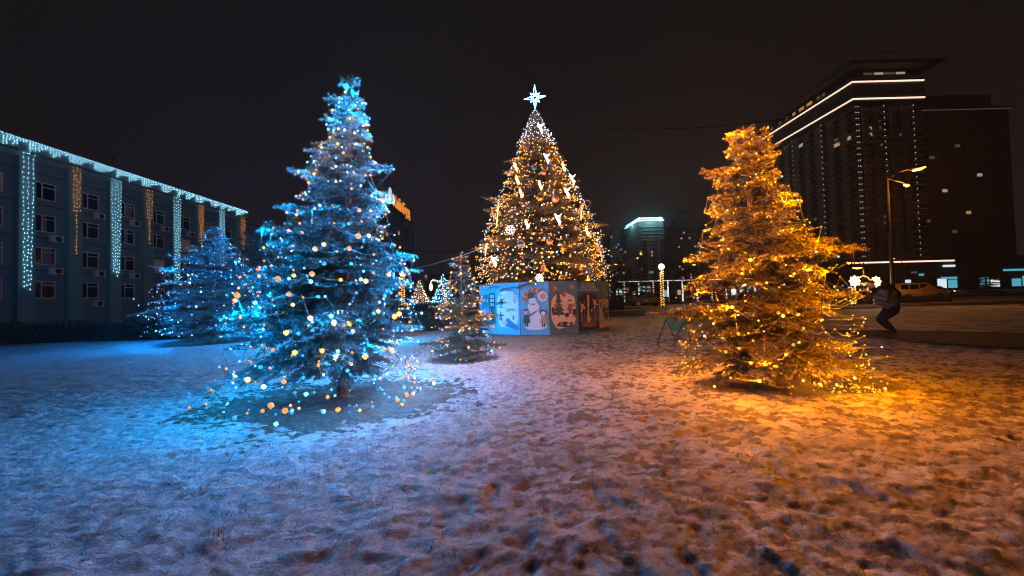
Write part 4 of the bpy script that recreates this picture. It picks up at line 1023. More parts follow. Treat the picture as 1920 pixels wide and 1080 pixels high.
def zigzag(x_in, x_out, z0, n, step, hh):
    p = [(x_in, z0)]
    for f in range(n):
        z = z0 + f * step; p += [(x_out, z), (x_out, z + hh), (x_in - .12 if x_out < x_in else x_in + .12, z + hh), (x_in - .12 if x_out < x_in else x_in + .12, z + step)]
    return p + [(x_in, z0 + n * step)]
for k, x in enumerate((3.2, 8.2, 17.2, 22.8)):
    b = MB().prism(zigzag(-.26, -1.5, 14.0, 26, 3.0, 1.1), x, x + 3.4); b.v = [(v[1], v[0], v[2]) for v in b.v]
    b.build('balcony_stack', M['tower_balcony'], tw)
for k in range(8):
    y = 4 + k * 8.2
    MB().prism(zigzag(-.26, -1.5, 14.0, 26, 3.0, 1.1), y, y + 3.6).build('balcony_stack', M['tower_balcony'], tw)
dots = []
for f in range(27):
    z = 14.6 + f * 3.0
    for x in (.55, 1.7, 14.6, 29.2): dots.append((x, -.45, z))
for f in range(27):
    z = 14.6 + f * 3.0
    for y in (20.0, 42.0, 66.0): dots.append((-.45, y, z))
un = np_mesh('facade_lamp', OCT_V * .26, OCT_F, True); un.materials.append(M['lamp_dot'])
for p in dots[:100]:
    o = bpy.data.objects.new('facade_lamp', un); COL.objects.link(o); o.parent = tw; o.location = p
o = link('facade_lamp_row', bulbs_mesh('facade_lamp_row', dots[100:], .26), M['lamp_dot'], tw); o['kind'] = 'stuff'
def wfront(x, z, w, h, m): MB().box(x, x + w, -.34, -.26, z, z + h).build('window', M[m], tw)
def wside(y, z, w, h, m): MB().box(-.34, -.26, y, y + w, z, z + h).build('window', M[m], tw)
for a_ in ((6.9, 77.5, 4.5, 1.7, 'win_cool'), (6.9, 80.7, 4.2, 1.6, 'win_orange'), (11.5, 80.7, 1.6, 1.5, 'win_dim'), (3.2, 77.5, 2.0, 1.6, 'win_dim'), (2.4, 14.8, 3.4, 1.7, 'win_dim'), (21.5, 77.2, 2.4, 1.6, 'win_dim'), (18, 65, 2, 1.5, 'win_dim')): wfront(*a_)
for a_ in ((2.2, 77.3, 4.6, 1.8, 'win_warm'), (8.8, 76.8, 6.5, 1.9, 'win_warm'), (9.5, 79.9, 3, 1.4, 'win_dim'), (33.5, 86.4, 3.2, 1.8, 'win_cool'), (47, 47.5, 3.2, 2.0, 'win_cool'), (4, 80.2, 2, 1.2, 'win_orange'), (26, 41, 2, 1.4, 'win_dim')): wside(*a_)
for _ in range(16):
    f = rt_.randrange(26); wfront(rt_.choice((4.0, 8.9, 11.8, 18.0, 24.0)), 15.3 + f * 3.0, rt_.uniform(1.0, 2.2), 1.3, rt_.choice(('win_dim', 'win_dim', 'win_dim', 'win_warm', 'win_cool')))
for _ in range(22):
    f = rt_.randrange(26); wside(4.6 + 8.2 * rt_.randrange(8) + rt_.uniform(0, 1.5), 15.3 + f * 3.0, rt_.uniform(1.2, 2.6), 1.3, rt_.choice(('win_dim', 'win_dim', 'win_dim', 'win_orange')))
# neighbour tower
t2 = empty('high_rise', (209, 204, 0), 'dark plain high-rise directly right of the one with bright roof lines', 'building')
MB().box(0, 60, 0, 40, 0, 96).build('wall', M['tower'], t2)
MB().box(-2.5, 62, -1.6, 41, 96.003, 97.2).box(5, 55, 3, 36, 97.203, 106).build('roof', M['roof'], t2)
b = MB()
for f in range(28): b.box(.1, 60, -.3, -.003, 11 + 3 * f, 11.35 + 3 * f)
b.build('floor_bands', M['tower_glass'], t2)
MB().box(-1.5, 60, -1.9, -1.62, 95.6, 96.0).build('light_line', M['win_dim'], t2)
for (x, z, m) in ((4.5, 83.8, 'win_cool'), (4.5, 73.6, 'win_cool'), (4.5, 69.5, 'win_dim'), (5, 62, 'win_dim'), (6.8, 57.5, 'win_orange'), (7, 44, 'win_orange'), (6.6, 48, 'win_dim'), (1.5, 84, 'win_dim'), (16, 70, 'win_dim'), (22, 52, 'win_warm'), (30, 76, 'win_dim'), (34, 40, 'win_orange'), (41, 60, 'win_cool'), (12, 36, 'win_dim'), (26, 30, 'win_dim')):
    MB().box(x, x + 2.6, -.4, -.31, z, z + 1.6).build('window', M[m], t2)
# podium with shops
pd = empty('shopping_podium', (132, 150, 0), 'low glazed podium under the high-rise with one bright roof line', 'building')
MB().box(0, 110, 0, 34, 0, 13.2).build('wall', M['tower_dark'], pd)
MB().prism([(-1, 10.9), (111, 10.9), (111, 12.2), (-1, 12.2)], -2.6, -.003).build('canopy', M['roof'], pd)
MB().box(-1.0, 38.0, -2.95, -2.62, 11.2, 11.75).build('light_line', M['led_pink'], pd)
rp = random.Random(12)
for k in range(26):
    x = 1 + k * 4.15; m = 'glass'
    if x > 32 or x < 12: m = rp.choice(['shop_cyan', 'shop_white', 'tower_glass', 'tower_glass', 'shop_cyan'])
    MB().box(x, x + 3.5, -.08, -.004, 1.0, 4.0 + 1.2 * rp.random()).build('shop_window', M[m] if m != 'glass' else M['tower_glass'], pd)
for x, z, w_, m in ((36.5, 9.2, 4.5, 'shop_white'), (35.5, 4.5, 6, 'shop_cyan'), (27, 6.0, 1.6, 'shop_cyan'), (24, 7, 2, 'win_dim'), (60, 7, 8, 'shop_cyan'), (80, 8, 5, 'shop_white')):
    MB().box(x, x + w_, -.5, -.1, z, z + .8).build('shop_sign', M[m], pd)
# far towers
def far_tower(loc, W, D, H, label, wallm, lit, rs_, cols, floors, extra=None, mats=('win_warm', 'win_orange', 'win_dim', 'win_cool')):
    r = empty('high_rise', loc, label, 'building')
    MB().box(0, W, 0, D, 0, H).build('wall', M[wallm], r)
    b = MB()
    for f in range(floors): b.box(-.2, W + .2, -.35, -.003, 4 + f * (H - 6) / floors, 4.8 + f * (H - 6) / floors)
    b.build('floor_bands', M['tower_balcony'], r)
    for _ in range(lit):
        c = rs_.randrange(cols); f = rs_.randrange(floors); x = (c + .15) * W / cols
        MB().box(x, x + W / cols * .6, -.5, -.36, 5.2 + f * (H - 6) / floors, 6.9 + f * (H - 6) / floors).build('window', M[rs_.choice(mats)], r)
    return r
t3 = far_tower((117, 350, 0), 23, 40, 68, 'far tower crowned with two cyan light lines', 'tower_far', 20, random.Random(5), 9, 20)
for z, o_ in ((69.2, 0), (71.6, 1.2)):
    MB().box(-.6 + o_, 23.6 - o_, -.6 + o_, -.1 + o_, z - .35, z + .35).build('light_line', M['led_cyan'], t3)
    MB().box(-.6 + o_, -.1 + o_, -.1 + o_, 40, z - .35, z + .35).build('light_line', M['led_cyan'], t3)
MB().box(.7, 22.5, .7, 38, 68.003, 71).build('attic', M['tower_far'], t3)
MB().box(3.2, 7.4, -.9, -.36, 4, 51).build('glass_bay', M['tower_dark'], t3)
MB().box(18.8, 22.7, -.9, -.36, 4, 52).build('glass_bay', M['tower_dark'], t3)
MB().box(7.5, 8.0, -1.0, -.36, 4, 52).box(18.2, 18.7, -1.0, -.36, 4, 53).box(2.8, 7.45, -1.0, -.36, 51.1, 52).box(18.75, 23, -1.0, -.36, 52.1, 53).build('pilaster', M['panel_grey'], t3)
t4 = far_tower((112, 430, 0), 20, 30, 70, 'dim far tower on the left of the cyan crowned one', 'tower_far', 16, random.Random(15), 8, 22)
MB().box(4, 16, 4, 26, 70.003, 76).build('roof_block', M['tower_far'], t4)
t5 = far_tower((174, 400, 0), 40, 40, 68, 'far stepped tower with scattered lit windows, left of the orange spruce', 'tower_far', 34, random.Random(25), 14, 21)
MB().box(3, 34, 4, 36, 68.003, 78).build('step', M['tower_far'], t5); MB().box(7, 27, 8, 32, 78.003, 86).build('step', M['tower_far'], t5)
MB().lathe([(7, 86.003), (6, 90), (3, 93), (.3, 95), (.01, 98)], 12, (16, 20, 0)).build('dome', M['roof'], t5)
t6 = far_tower((-75, 330, 0), 60, 30, 24, 'long low dark block on the skyline behind the small lit trees', 'tower_far', 9, random.Random(31), 18, 8)
t7 = far_tower((10, 340, 0), 70, 30, 17, 'low dark block on the skyline behind the painted fence', 'tower_far', 8, random.Random(33), 18, 6)
t8 = far_tower((215, 330, 0), 60, 30, 30, 'mid rise block behind the right spruce, half hidden', 'tower_far', 12, random.Random(35), 18, 9)

# white lit pavilion
pv = empty('glass_pavilion', (14.5, 62, 0), 'long low glass pavilion with white lit posts beyond the road', 'building')
MB().box(-4, 34, 0, 8, 3.35, 3.7).build('roof', M['roof'], pv)
MB().box(2.0, 24, -.12, -.004, 3.42, 3.55).build('light_line', M['shop_white'], pv)
MB().box(-4, 34, 7.5, 8, 0, 3.34).build('back_wall', M['tower_dark'], pv)
rq = random.Random(9)
for k in range(16): MB().box(-3.5 + k * 2.35, -3.35 + k * 2.35, -.1, .1, .1, 3.34).build('post', M['shop_white'], pv)
for k in range(28):
    x = -3.2 + k * 1.32; m = rq.choice(['shop_cyan', 'shop_white', 'win_orange', 'glass', 'glass', 'win_cool', 'win_warm'])
    z = rq.uniform(1.2, 2.6); MB().box(x, x + rq.uniform(.5, 1.1), 4.0, 4.1, z - rq.uniform(.3, .7), z + .5).build('display', M[m], pv)
p2 = empty('market_kiosk_row', (40, 66, 0), 'row of market kiosks with scattered cool lights behind the orange spruce', 'building')
MB().box(0, 26, 0, 5, 0, 2.6).build('wall', M['tower_dark'], p2); MB().prism([(-.5, 2.603), (26.5, 2.603), (26.5, 2.9), (-.5, 3.0)], -1, 5.5).build('roof', M['roof'], p2)
for k in range(22):
    x = .5 + k * 1.15; z = rq.uniform(.9, 2.2); MB().box(x, x + rq.uniform(.25, .7), -.1, -.004, z, z + rq.uniform(.15, .4)).build('lit_sign', M[rq.choice(['shop_white', 'shop_cyan', 'win_cool', 'shop_white', 'win_warm'])], p2)

# ------------------------------------------------------------------ lamps
def street_lamp(base, heads, label, head_len=.7, watt=600):
    r = empty('street_lamp', base, label, 'street lamp', 'sodium street lamps')
    zt = max(h.z for h in heads) + .1
    MB().tube([(0, 0, 0), (0, 0, zt * .6), (0, 0, zt)], [.11 + .004 * zt, .09, .06], 8).build('pole', M['rust'], r, True)
    for h in heads:
        q = h - Vector(base); d = Vector((q.x, q.y, 0)); dn = d.normalized() if d.length > .05 else Vector((1, 0, 0))
        MB().tube([(0, 0, zt - .25), (d.x * .5, d.y * .5, q.z + .12), (d.x, d.y, q.z + .1)], .035, 6).build('arm', M['rust'], r, True)
        hd = MB().tube([Vector((q.x, q.y, q.z)) - dn * .1 + Vector((0, 0, .06)), Vector((q.x, q.y, q.z + .07)) + dn * head_len * .5, Vector((q.x, q.y, q.z + .05)) + dn * head_len], [.09, .15, .05], 8).build('lamp_head', M['metal_dark'], r, True)
        MB().tube([Vector((q.x, q.y, q.z - .05)) + dn * .08, Vector((q.x, q.y, q.z - .07)) + dn * (head_len * .5), Vector((q.x, q.y, q.z - .04)) + dn * head_len * .9], [.05, .12, .05], 8).build('lens', M['sodium'], hd, True)
        if watt: lamp('lamp_light', 'POINT', h + Vector((0, 0, -.45)), watt, (1.0, .32, .05), r, .25)
    return r
b_ = at(1672, 500, 29); street_lamp(Vector((b_.x, 29, 0)), [at(1695, 345, 30), at(1709, 319, 27.5)], 'tall street lamp with two slanting orange heads in front of the high-rise', .9, 800)
b_ = at(1602, 500, 72); street_lamp(Vector((b_.x, 72, 0)), [at(1590, 462, 72)], 'far street lamp with one orange head left of the tall two headed one', .9, 500)
b_ = at(1165, 530, 105); street_lamp(Vector((b_.x, 105, 0)), [at(1160, 495, 105), at(1153, 502, 112)], 'far street lamp with a pair of orange heads beside the dim tower', 1.3, 0)
b_ = at(1209, 530, 80); street_lamp(Vector((b_.x, 80, 0)), [at(1202, 475, 82), at(1196, 483, 86)], 'far street lamp with a pair of orange heads before the cyan crowned tower', 1.0, 700)
b_ = at(1309, 530, 108); street_lamp(Vector((b_.x, 108, 0)), [at(1305, 496, 108)], 'far street lamp with one orange head before the stepped tower', 1.2, 0)
b_ = at(1620, 520, 40); street_lamp(Vector((b_.x, 40, 0)), [at(1595, 492, 38), at(1617, 501, 40)], 'short street lamp with two flat heads above the snowflakes', 1.1, 120)
street_lamp(Vector((120, 118, 0)), [Vector((118, 118, 10.5))], 'far street lamp at the right edge before the shopping podium', 1.2, 250)  # added lamp with no known source, brightens the high-rise walls
def helix_wrap(r, h, turns, n, rs):
    t = np.linspace(0, 1, n); a = t * turns * 2 * np.pi; return np.stack([(r + .012) * np.cos(a) + rs.normal(0, .01, n), (r + .012) * np.sin(a), .15 + t * (h - .2) + rs.normal(0, .02, n)], 1)
def globe_lamp(px, py, Y, label, watt=120):
    p = at(px, py, Y); r = empty('globe_lamp', (p.x, Y, 0), label, 'lamp post', 'globe lamps wrapped in golden bulbs')
    MB().tube([(0, 0, 0), (0, 0, p.z - .28)], .07, 10).build('post', M['metal_dark'], r)
    MB().lathe([(.001, p.z - .3), (.16, p.z - .26)] + [(.30 * math.sin(t), p.z - .30 * math.cos(t)) for t in (.7, 1.0, 1.4, 1.8, 2.2, 2.6, 3.0)] + [(.001, p.z + .3)], 16).build('globe', M['globe'], r, True)
    s_ = empty('light_string', (p.x, Y, 0), 'golden wrap on the ' + label, 'light string', 'golden wraps')
    link('bulb_chain', bulbs_mesh('bulb_chain', helix_wrap(.15, p.z - .4, 15, 170, np.random.RandomState(int(px))), .036), M['far_gold'], s_)['kind'] = 'stuff'
    lamp('lamp_light', 'POINT', (p.x, Y - .1, p.z - .5), watt, (1.0, .55, .22), r, .3)
M['far_gold'] = emit('far_gold', (1.0, .42, .05), 2.6)
globe_lamp(755, 513, 38, 'globe lamp left of the two distant lit trees')
globe_lamp(1240, 500, 38, 'globe lamp between the painted fence and the orange spruce', 500)
# lamp posts carrying snowflakes and hanging lanterns
def flake_disc(mb, c, rad, rs, facing=(0, -1, 0)):
    P = []
    for k in range(8):
        a = k * math.pi / 4
        for j in range(1, 9):
            q = rad * j / 8; P.append((c[0] + q * math.cos(a), c[1] - .02, c[2] + q * math.sin(a)))
            if j in (4, 6):
                for s in (-1, 1): P.append((c[0] + q * math.cos(a + s * .22) * 1.1, c[1] - .02, c[2] + q * math.sin(a + s * .22) * 1.1))
    return P
def flake_post(px, Y, top_py, label, wrap=True, mat_='flake_white', rad=.42, hgt=None):
    p = at(px, top_py, Y); r = empty('snowflake_light', (p.x, Y, 0), label, 'street decoration', 'snowflake lights by the road')
    MB().tube([(0, 0, 0), (0, 0, p.z)], .06, 8).build('post', M['metal_dark'], r)
    link('snowflake', bulbs_mesh('snowflake', np.array(flake_disc(None, (0, -.1, p.z), rad, None)), .05), M[mat_], r)
    if wrap: link('wrap', bulbs_mesh('wrap', helix_wrap(.1, p.z - rad, 10, 120, np.random.RandomState(int(px))), .035), M['far_gold'], r)
    lamp('lamp_light', 'POINT', (p.x, Y - .5, p.z), 60, (1.0, .7, .45), r, .3)
M['flake_white'] = emit('flake_white', (1.0, .86, .72), 3.5); M['flake_gold'] = emit('flake_gold', (1.0, .6, .2), 3.2)
flake_post(1600, 30, 527, 'white snowflake light on a gold wrapped post, left of the crouching photographer')
flake_post(1640, 30, 528, 'golden snowflake light straight above the crouching photographer', True, 'flake_gold', .40)
arc = empty('light_arch', Vector((at(1620, 540, 31).x, 31, 0)), 'golden bulb arch between the two snowflake lights', 'street decoration')
Pg = [(0.9 * math.cos(t) + .05 * math.sin(t * 17), 0, 1.0 + 1.35 * abs(math.sin(t)) + .05 * math.cos(t * 23)) for t in np.linspace(.1, 3.04, 110)] + [(.35 * math.cos(t * 5), 0, 1.5 + .3 * math.sin(t * 7)) for t in np.linspace(0, 3, 60)]
link('bulb_chain', bulbs_mesh('bulb_chain', np.array(Pg), .04), M['far_gold'], arc)['kind'] = 'stuff'
MB().tube([(.9 * math.cos(t), .03, 1.0 + 1.35 * abs(math.sin(t))) for t in np.linspace(0.02, 3.12, 14)], .03, 6).tube([(.9, .03, 0), (.9, .03, 1.0)], .03, 6).tube([(-.9, .03, 0), (-.9, .03, 1.0)], .03, 6).build('frame', M['metal_dark'], arc)
def lantern(px, py, Y, post_px, label, scale=1.0):
    p = at(px, py, Y); b = at(post_px, py, Y); r = empty('hanging_lantern', (b.x, Y, 0), label, 'street decoration', 'lanterns hung from bent posts')
    q = Vector((p.x - b.x, 0, p.z)); s = scale
    MB().tube([(0, 0, 0), (0, 0, q.z * .6), (q.x * .3, 0, q.z + .35 * s), (q.x * .8, 0, q.z + .55 * s), (q.x, 0, q.z + .4 * s)], .035, 6).build('bent_post', M['metal_dark'], r, True)
    MB().lathe([(.001, -.32 * s), (.08 * s, -.28 * s), (.15 * s, -.1 * s), (.15 * s, .08 * s), (.08 * s, .26 * s), (.001, .34 * s)], 12, q).build('lantern', M['lantern'], r, True)
    t = np.linspace(0, 1, 90); pts = np.stack([np.interp(t, [0, .4, .7, .9, 1], [0, 0, q.x * .3, q.x * .8, q.x]), np.full(90, -.05), np.interp(t, [0, .4, .7, .9, 1], [.2, q.z * .6, q.z + .35 * s, q.z + .55 * s, q.z + .4 * s])], 1) + np.random.RandomState(1).normal(0, .04, (90, 3))
    link('wrap', bulbs_mesh('wrap', pts, .032), M['flake_white'], r)
    lamp('lamp_light', 'POINT', (p.x, Y - .4, p.z), 40, (1.0, .5, .18), r, .2)
M['lantern'] = emit('lantern', (1.0, .55, .22), 3.0)
lantern(808, 538, 32, 836, 'orange hanging lantern between two distant lit trees')
lantern(485, 549, 24, 500, 'orange hanging lantern glimpsed between the two blue spruces', .8)

# ------------------------------------------------------------------ distant trees
rsF = np.random.RandomState(60)
profF = [(0.1, 0.95), (0.6, 0.98), (1.2, 0.72), (1.8, 0.45), (2.4, 0.2), (2.9, 0.04)]
geoF = spruce_geo(61, profF, .1, 2.85, s=3.2, whorl=.24, per=8, trunk_r=.06, dens=190, ln=.03, w=.006, sub=False, droop=.15)
def far_lit(px, base_Y, h, label, m1, m2, seed, nm='needle_green'):
    p = at(px, 560, base_Y); r, tp = spruce('decorated_spruce', Vector((p.x, base_Y, 0)), label, 'tree', nm, 'distant lit spruces', geo=geoF)
    k = h / 2.85; r.scale = (k, k, k); rs = np.random.RandomState(seed)
    for m_, n_, ph, la in ((m1, 230, 0, 'first'), (m2, 120, 1.5, 'second')):
        Pf = spiral(profF, 2.85, .2, 9, n_, rs, .08, 1.0, a0=ph, H=2.85) * k
        s_ = empty('light_string', (p.x, base_Y, 0), '%s bulb string on the %s' % ({'flake_white': 'warm white', 'far_blue': 'blue', 'far_gold': 'golden', 'curtain': 'white', 'far_white': 'cool white'}[m_], label), 'light string')
        link('bulb_chain', bulbs_mesh('bulb_chain', Pf, .034), M[m_], s_)['kind'] = 'stuff'
far_lit(787, 35, 3.1, 'small distant spruce thick with warm white bulbs', 'flake_white', 'far_gold', 5)
far_lit(831, 33, 3.4, 'small distant spruce with blue and white bulbs', 'far_blue', 'far_white', 6, 'needle_blue')
profD = [(.6, 1.5), (1.5, 1.7), (3, 1.3), (4.5, .9), (6, .4), (6.8, .05)]
geoD = spruce_geo(71, profD, .6, 6.6, s=3.6, whorl=.36, per=9, trunk_r=.12, dens=170, ln=.03, w=.007, sub=False, droop=.22, irr=.4)
first = None
DT = [(1160, 50, .95, 'dark spruce left of the white lit pavilion'), (1180, 54, .75, 'small dark spruce just right of the leftmost pavilion spruce'), (1203, 50, 1.0, 'dark spruce before the middle of the pavilion'),
      (1228, 56, .7, 'small dark spruce directly left of the globe lamp'), (1136, 44, .9, 'dark spruce touching the edge of the painted fence'), (888, 46, 1.0, 'dark spruce behind the small middle spruce'),
      (863, 52, .95, 'dark spruce behind the lantern and the blue lit tree'), (905, 50, 1.0, 'dark spruce half hidden behind the tallest spruce'), (772, 60, .9, 'dark spruce behind the left globe lamp'), (1320, 52, 1.0, 'dark spruce behind the left side of the orange spruce'), (1700, 60, .8, 'dark spruce behind the yellow van'), (1850, 55, 1.1, 'dark spruce at the far right beside the road')]
for (px, Y, k, lb) in DT:
    x = at(px, 550, Y).x
    if first is None: first, _ = spruce('spruce', Vector((x, Y, 0)), lb, 'tree', 'needle_dark', 'dark distant spruces', geo=geoD); o = first
    else: o = copy_tree(first); o['label'] = lb
    o.location = (x, Y, 0); o.scale = (k, k, k); o.rotation_euler.z = px
# large dark pine behind the near spruce on the left
pine, _ = spruce('pine', Vector((at(515, 500, 21).x, 21, 0)), 'big dark pine behind the left shoulder of the tall near spruce', 'tree', 'needle_dark',
                 seed=81, prof=[(1.5, 2.2), (2.5, 2.6), (3.6, 2.4), (4.6, 1.6), (5.3, .6)], z0=1.2, H=5.3, s=3.0, whorl=.34, per=10, trunk_r=.16, dens=180, ln=.035, w=.006, sub=True, droop=.05, irr=.35, up=.4)
def bare_tree(px, Y, h, seed, label):
    r = empty('bare_tree', (at(px, 550, Y).x, Y, 0), label, 'tree', 'leafless trees'); rr = random.Random(seed); P = []; Q = []
    def grow(p, d, L, rad, n):
        m = p + d * L * .5 + Vector((rr.uniform(-.05, .05), rr.uniform(-.05, .05), 0)) * L; q = p + d * L
        (P if n >= 5 else Q).append((np.array([p[:], m[:], q[:]]), rad, rad * .65))
        if n == 0: return
        for k in range(3 if n > 1 else 4):
            e_ = (d + Vector((rr.uniform(-.75, .75), rr.uniform(-.75, .75), rr.uniform(-.15, .55)))).normalized()
            grow(p + d * L * rr.uniform(.55, 1), e_, L * rr.uniform(.55, .8), rad * .55, n - 1)
    grow(Vector((0, 0, 0)), Vector((0, 0, 1)), h * .34, h * .018, 5)
    V, Fc = tube_np(P, None, 6); link('trunk', np_mesh('trunk', V, Fc, True), M['bark_dark'], r)
    V, Fc = tube_np(Q, None, 3); link('crown', np_mesh('crown', V, Fc), M['bark_dark'], r)
bare_tree(1258, 50, 6.5, 3, 'bare tree right of the globe lamp'); bare_tree(1290, 56, 7.0, 5, 'bare tree in front of the stepped far tower'); bare_tree(1150, 60, 6.0, 7, 'bare tree behind the corner of the painted fence'); bare_tree(1285, 44, 4.5, 9, 'lower bare tree close to the orange spruce')
bare_tree(720, 64, 7.0, 11, 'bare tree in front of the pale block')

# ------------------------------------------------------------------ vehicles
def car(loc, rz, paint, label, van=False, lights='headlight'):
    r = empty('van' if van else 'car', loc, label, 'van' if van else 'car', None, rz)
    L = 2.1
    if van: prof_ = [(-2.1, .32), (-2.12, .95), (-2.08, 1.15), (-1.98, 1.78), (-1.8, 1.86), (.25, 1.84), (.55, 1.75), (1.15, 1.18), (1.9, 1.0), (2.1, .82), (2.12, .32)]
    else: prof_ = [(-2.1, .32), (-2.12, .8), (-1.95, .98), (-1.55, 1.02), (-1.0, 1.42), (-.6, 1.48), (.3, 1.46), (.95, 1.02), (1.8, .88), (2.08, .7), (2.1, .32)]
    bm = bmesh.new(); w = .86
    vs = [[bm.verts.new((x, s * (w if z < 1.2 else w - .13 * (z - 1.0)), z)) for x, z in prof_] for s in (-1, 1)]; n = len(prof_)
    for i in range(n): bm.faces.new((vs[0][i], vs[0][(i + 1) % n], vs[1][(i + 1) % n], vs[1][i]))
    bm.faces.new(vs[0][::-1]); bm.faces.new(vs[1]); bmesh.ops.recalc_face_normals(bm, faces=bm.faces[:])
    bmesh.ops.bevel(bm, geom=bm.edges[:], offset=.035, segments=2, affect='EDGES')
    MB().bm(bm).build('body', M[paint], r, True)
    if van: wins = [(-1.85, -1.2, 1.15, 1.68), (-1.1, -.35, 1.15, 1.68), (-.22, .62, 1.15, 1.68)]
    else: wins = [(-1.15, -.45, 1.02, 1.38), (-.35, .5, 1.02, 1.38)]
    for (a, b, c, d) in wins:
        for s in (-1, 1):
            sh = .30 if b > .4 else 0
            y0, y1 = s * (w + .004 - .13 * max(0, c - 1.0) * (c >= 1.2)), s * (w + .006 - .13 * (d - 1.0))
            vs_ = [(a, s * (w + .004), c), (b, s * (w + .004), c), (b - sh, y1, d), (a + (.12 if a < -1.1 and not van else 0), y1, d)]
            MB().add(vs_ + [(x, y - s * .03, z) for x, y, z in vs_], [(0, 1, 2, 3) if s < 0 else (3, 2, 1, 0), (0, 4, 5, 1), (1, 5, 6, 2), (2, 6, 7, 3), (3, 7, 4, 0)]).build('window', M['glass'], r)
    a, b = ((.60, 1.73), (1.12, 1.22)) if van else ((.34, 1.44), (.92, 1.06))
    MB().add([(a[0] + .03, -.68, a[1]), (a[0] + .03, .68, a[1]), (b[0] + .03, .76, b[1]), (b[0] + .03, -.76, b[1])], [(0, 3, 2, 1)]).build('windscreen', M['glass'], r)
    for x in (-1.3, 1.3):
        for s in (-1, 1):
            bm = bmesh.new(); bmesh.ops.create_cone(bm, cap_ends=True, segments=20, radius1=.32, radius2=.32, depth=.2, matrix=Matrix.Translation((x, s * (w - .06), .32)) @ Matrix.Rotation(R(90), 4, 'X'))
            wv = MB().bm(bm).build('wheel', M['rubber'], r)
            bm = bmesh.new(); bmesh.ops.create_cone(bm, cap_ends=True, segments=14, radius1=.19, radius2=.19, depth=.03, matrix=Matrix.Translation((x, s * (w + .055), .32)) @ Matrix.Rotation(R(90), 4, 'X'))
            MB().bm(bm).build('rim', M['metal_grey'], wv)
    for s in (-1, 1):
        MB().bevbox(2.02, 2.14, s * .62 - .16, s * .62 + .16, .66, .82, .02).build('headlight', M[lights], r)
        MB().bevbox(-2.15, -2.05, s * .7 - .1, s * .7 + .1, .78, .98, .02).build('tail_light', M['p_red'], r)
        MB().bevbox(.55, .68, s * .98 - .08, s * .98 + .08, 1.05, 1.2, .02).build('mirror', M[paint], r)
    MB().box(2.12, 2.145, -.45, .45, .45, .6).build('grille', M['rubber'], r)
    MB().box(-.02, .0, -w - .006, -w - .002, .4, 1.1).box(-.35, -.2, -w - .012, -w - .003, .95, .98).box(.2, .35, -w - .012, -w - .003, .95, .98).build('door_seam', M['rubber'], r)
v = at(1722, 550, 42.5); car(Vector((v.x, 42.5, .02)), R(-20), 'van_yellow', 'yellow panel van with lit headlights on the road at right', True)
v = at(1607, 550, 52); car(Vector((v.x, 52, .02)), R(3), 'car_tan', 'tan car behind the snowflake lights')
v = at(1548, 550, 48); car(Vector((v.x, 48, .02)), R(-60), 'car_dark', 'dark car with bluish headlights beside the orange spruce', False, 'head_blue')
v = at(1222, 550, 41.5); car(Vector((v.x, 43, .02)), R(180), 'car_dark', 'dark parked car in front of the glass pavilion', False, 'rubber')
v = at(1855, 550, 44); car(Vector((v.x, 50, .02)), R(0), 'car_silver', 'silver car at the far right behind the yellow van')

# road sign
v = at(1702, 530, 46); rsn = empty('road_sign', (v.x, 46, 0), 'small blue and white road sign on a post above the yellow van', 'road sign')
MB().tube([(0, 0, 0), (0, 0, v.z + .4)], .035, 6).build('post', M['metal_grey'], rsn)
MB().bevbox(-.35, .35, -.06, -.03, v.z - .35, v.z + .35, .01).build('plate', M['sign_pale'], rsn)

# ------------------------------------------------------------------ folding board stand
sb = gnd(1232, 650); FB = Vector((sb.x, sb.y, 0))
fb = empty('folding_board', FB, 'teal folding board on thin trestle legs left of the orange spruce', 'folding board')
sc_ = FB.y / F
def loc_px(px, py, Y): p = at(px, py, Y); return p - FB
Yb = FB.y
a1 = loc_px(1249, 597, Yb + .25); a2 = loc_px(1284, 597, Yb + .35)
f1 = Vector((0, 0, 0)); f1[2] = 0.02
r1 = loc_px(1268, 635, Yb + .60); r1.z = .02
f2 = loc_px(1264, 634, Yb + .15); f2.z = .02
r2 = Vector((r1.x + .42, r1.y + .1, .02))
for nm, p, q in (('leg', a1, f1), ('leg', a1, r1), ('leg', a2, f2), ('leg', a2, r2)): MB().tube([q, p], .016, 6).build(nm, M['metal_dark'], fb)
MB().tube([a1, a2], .014, 6).build('top_rail', M['metal_dark'], fb)
c1 = a1.lerp(r1, .52) ; c2 = a2.lerp(r2, .52); off = Vector((0, -.012, 0))
bd = MB().add([a1 + off, a2 + off, c2 + off, c1 + off, a1 + off * 2.2, a2 + off * 2.2, c2 + off * 2.2, c1 + off * 2.2], [(0, 1, 2, 3), (7, 6, 5, 4), (0, 4, 5, 1), (1, 5, 6, 2), (2, 6, 7, 3), (3, 7, 4, 0)])
bd.build('board', M['canvas_teal'], fb)

# ------------------------------------------------------------------ people
def skin_body(name, joints, edges, mat_, parent, root=0, sub=2):
    me = bpy.data.meshes.new(name); me.from_pydata([j[:3] for j in joints], edges, [])
    o = bpy.data.objects.new(name, me); COL.objects.link(o)
    md = o.modifiers.new('skin', 'SKIN'); md.use_smooth_shade = True
    for i, j in enumerate(joints): me.skin_vertices[0].data[i].radius = (j[3], j[4] if len(j) > 4 else j[3])
    me.skin_vertices[0].data[root].use_root = True
    o.modifiers.new('sub', 'SUBSURF').levels = sub; o.modifiers['sub'].render_levels = sub
    dg = bpy.context.evaluated_depsgraph_get(); m2 = bpy.data.meshes.new_from_object(o.evaluated_get(dg)); m2.name = name
    bpy.data.objects.remove(o); m2.materials.clear(); m2.materials.append(mat_); m2.shade_smooth()
    return link(name, m2, mat_, parent)
def chain(pts): return [(i, i + 1) for i in range(len(pts) - 1)]
pp = gnd(1664, 627)
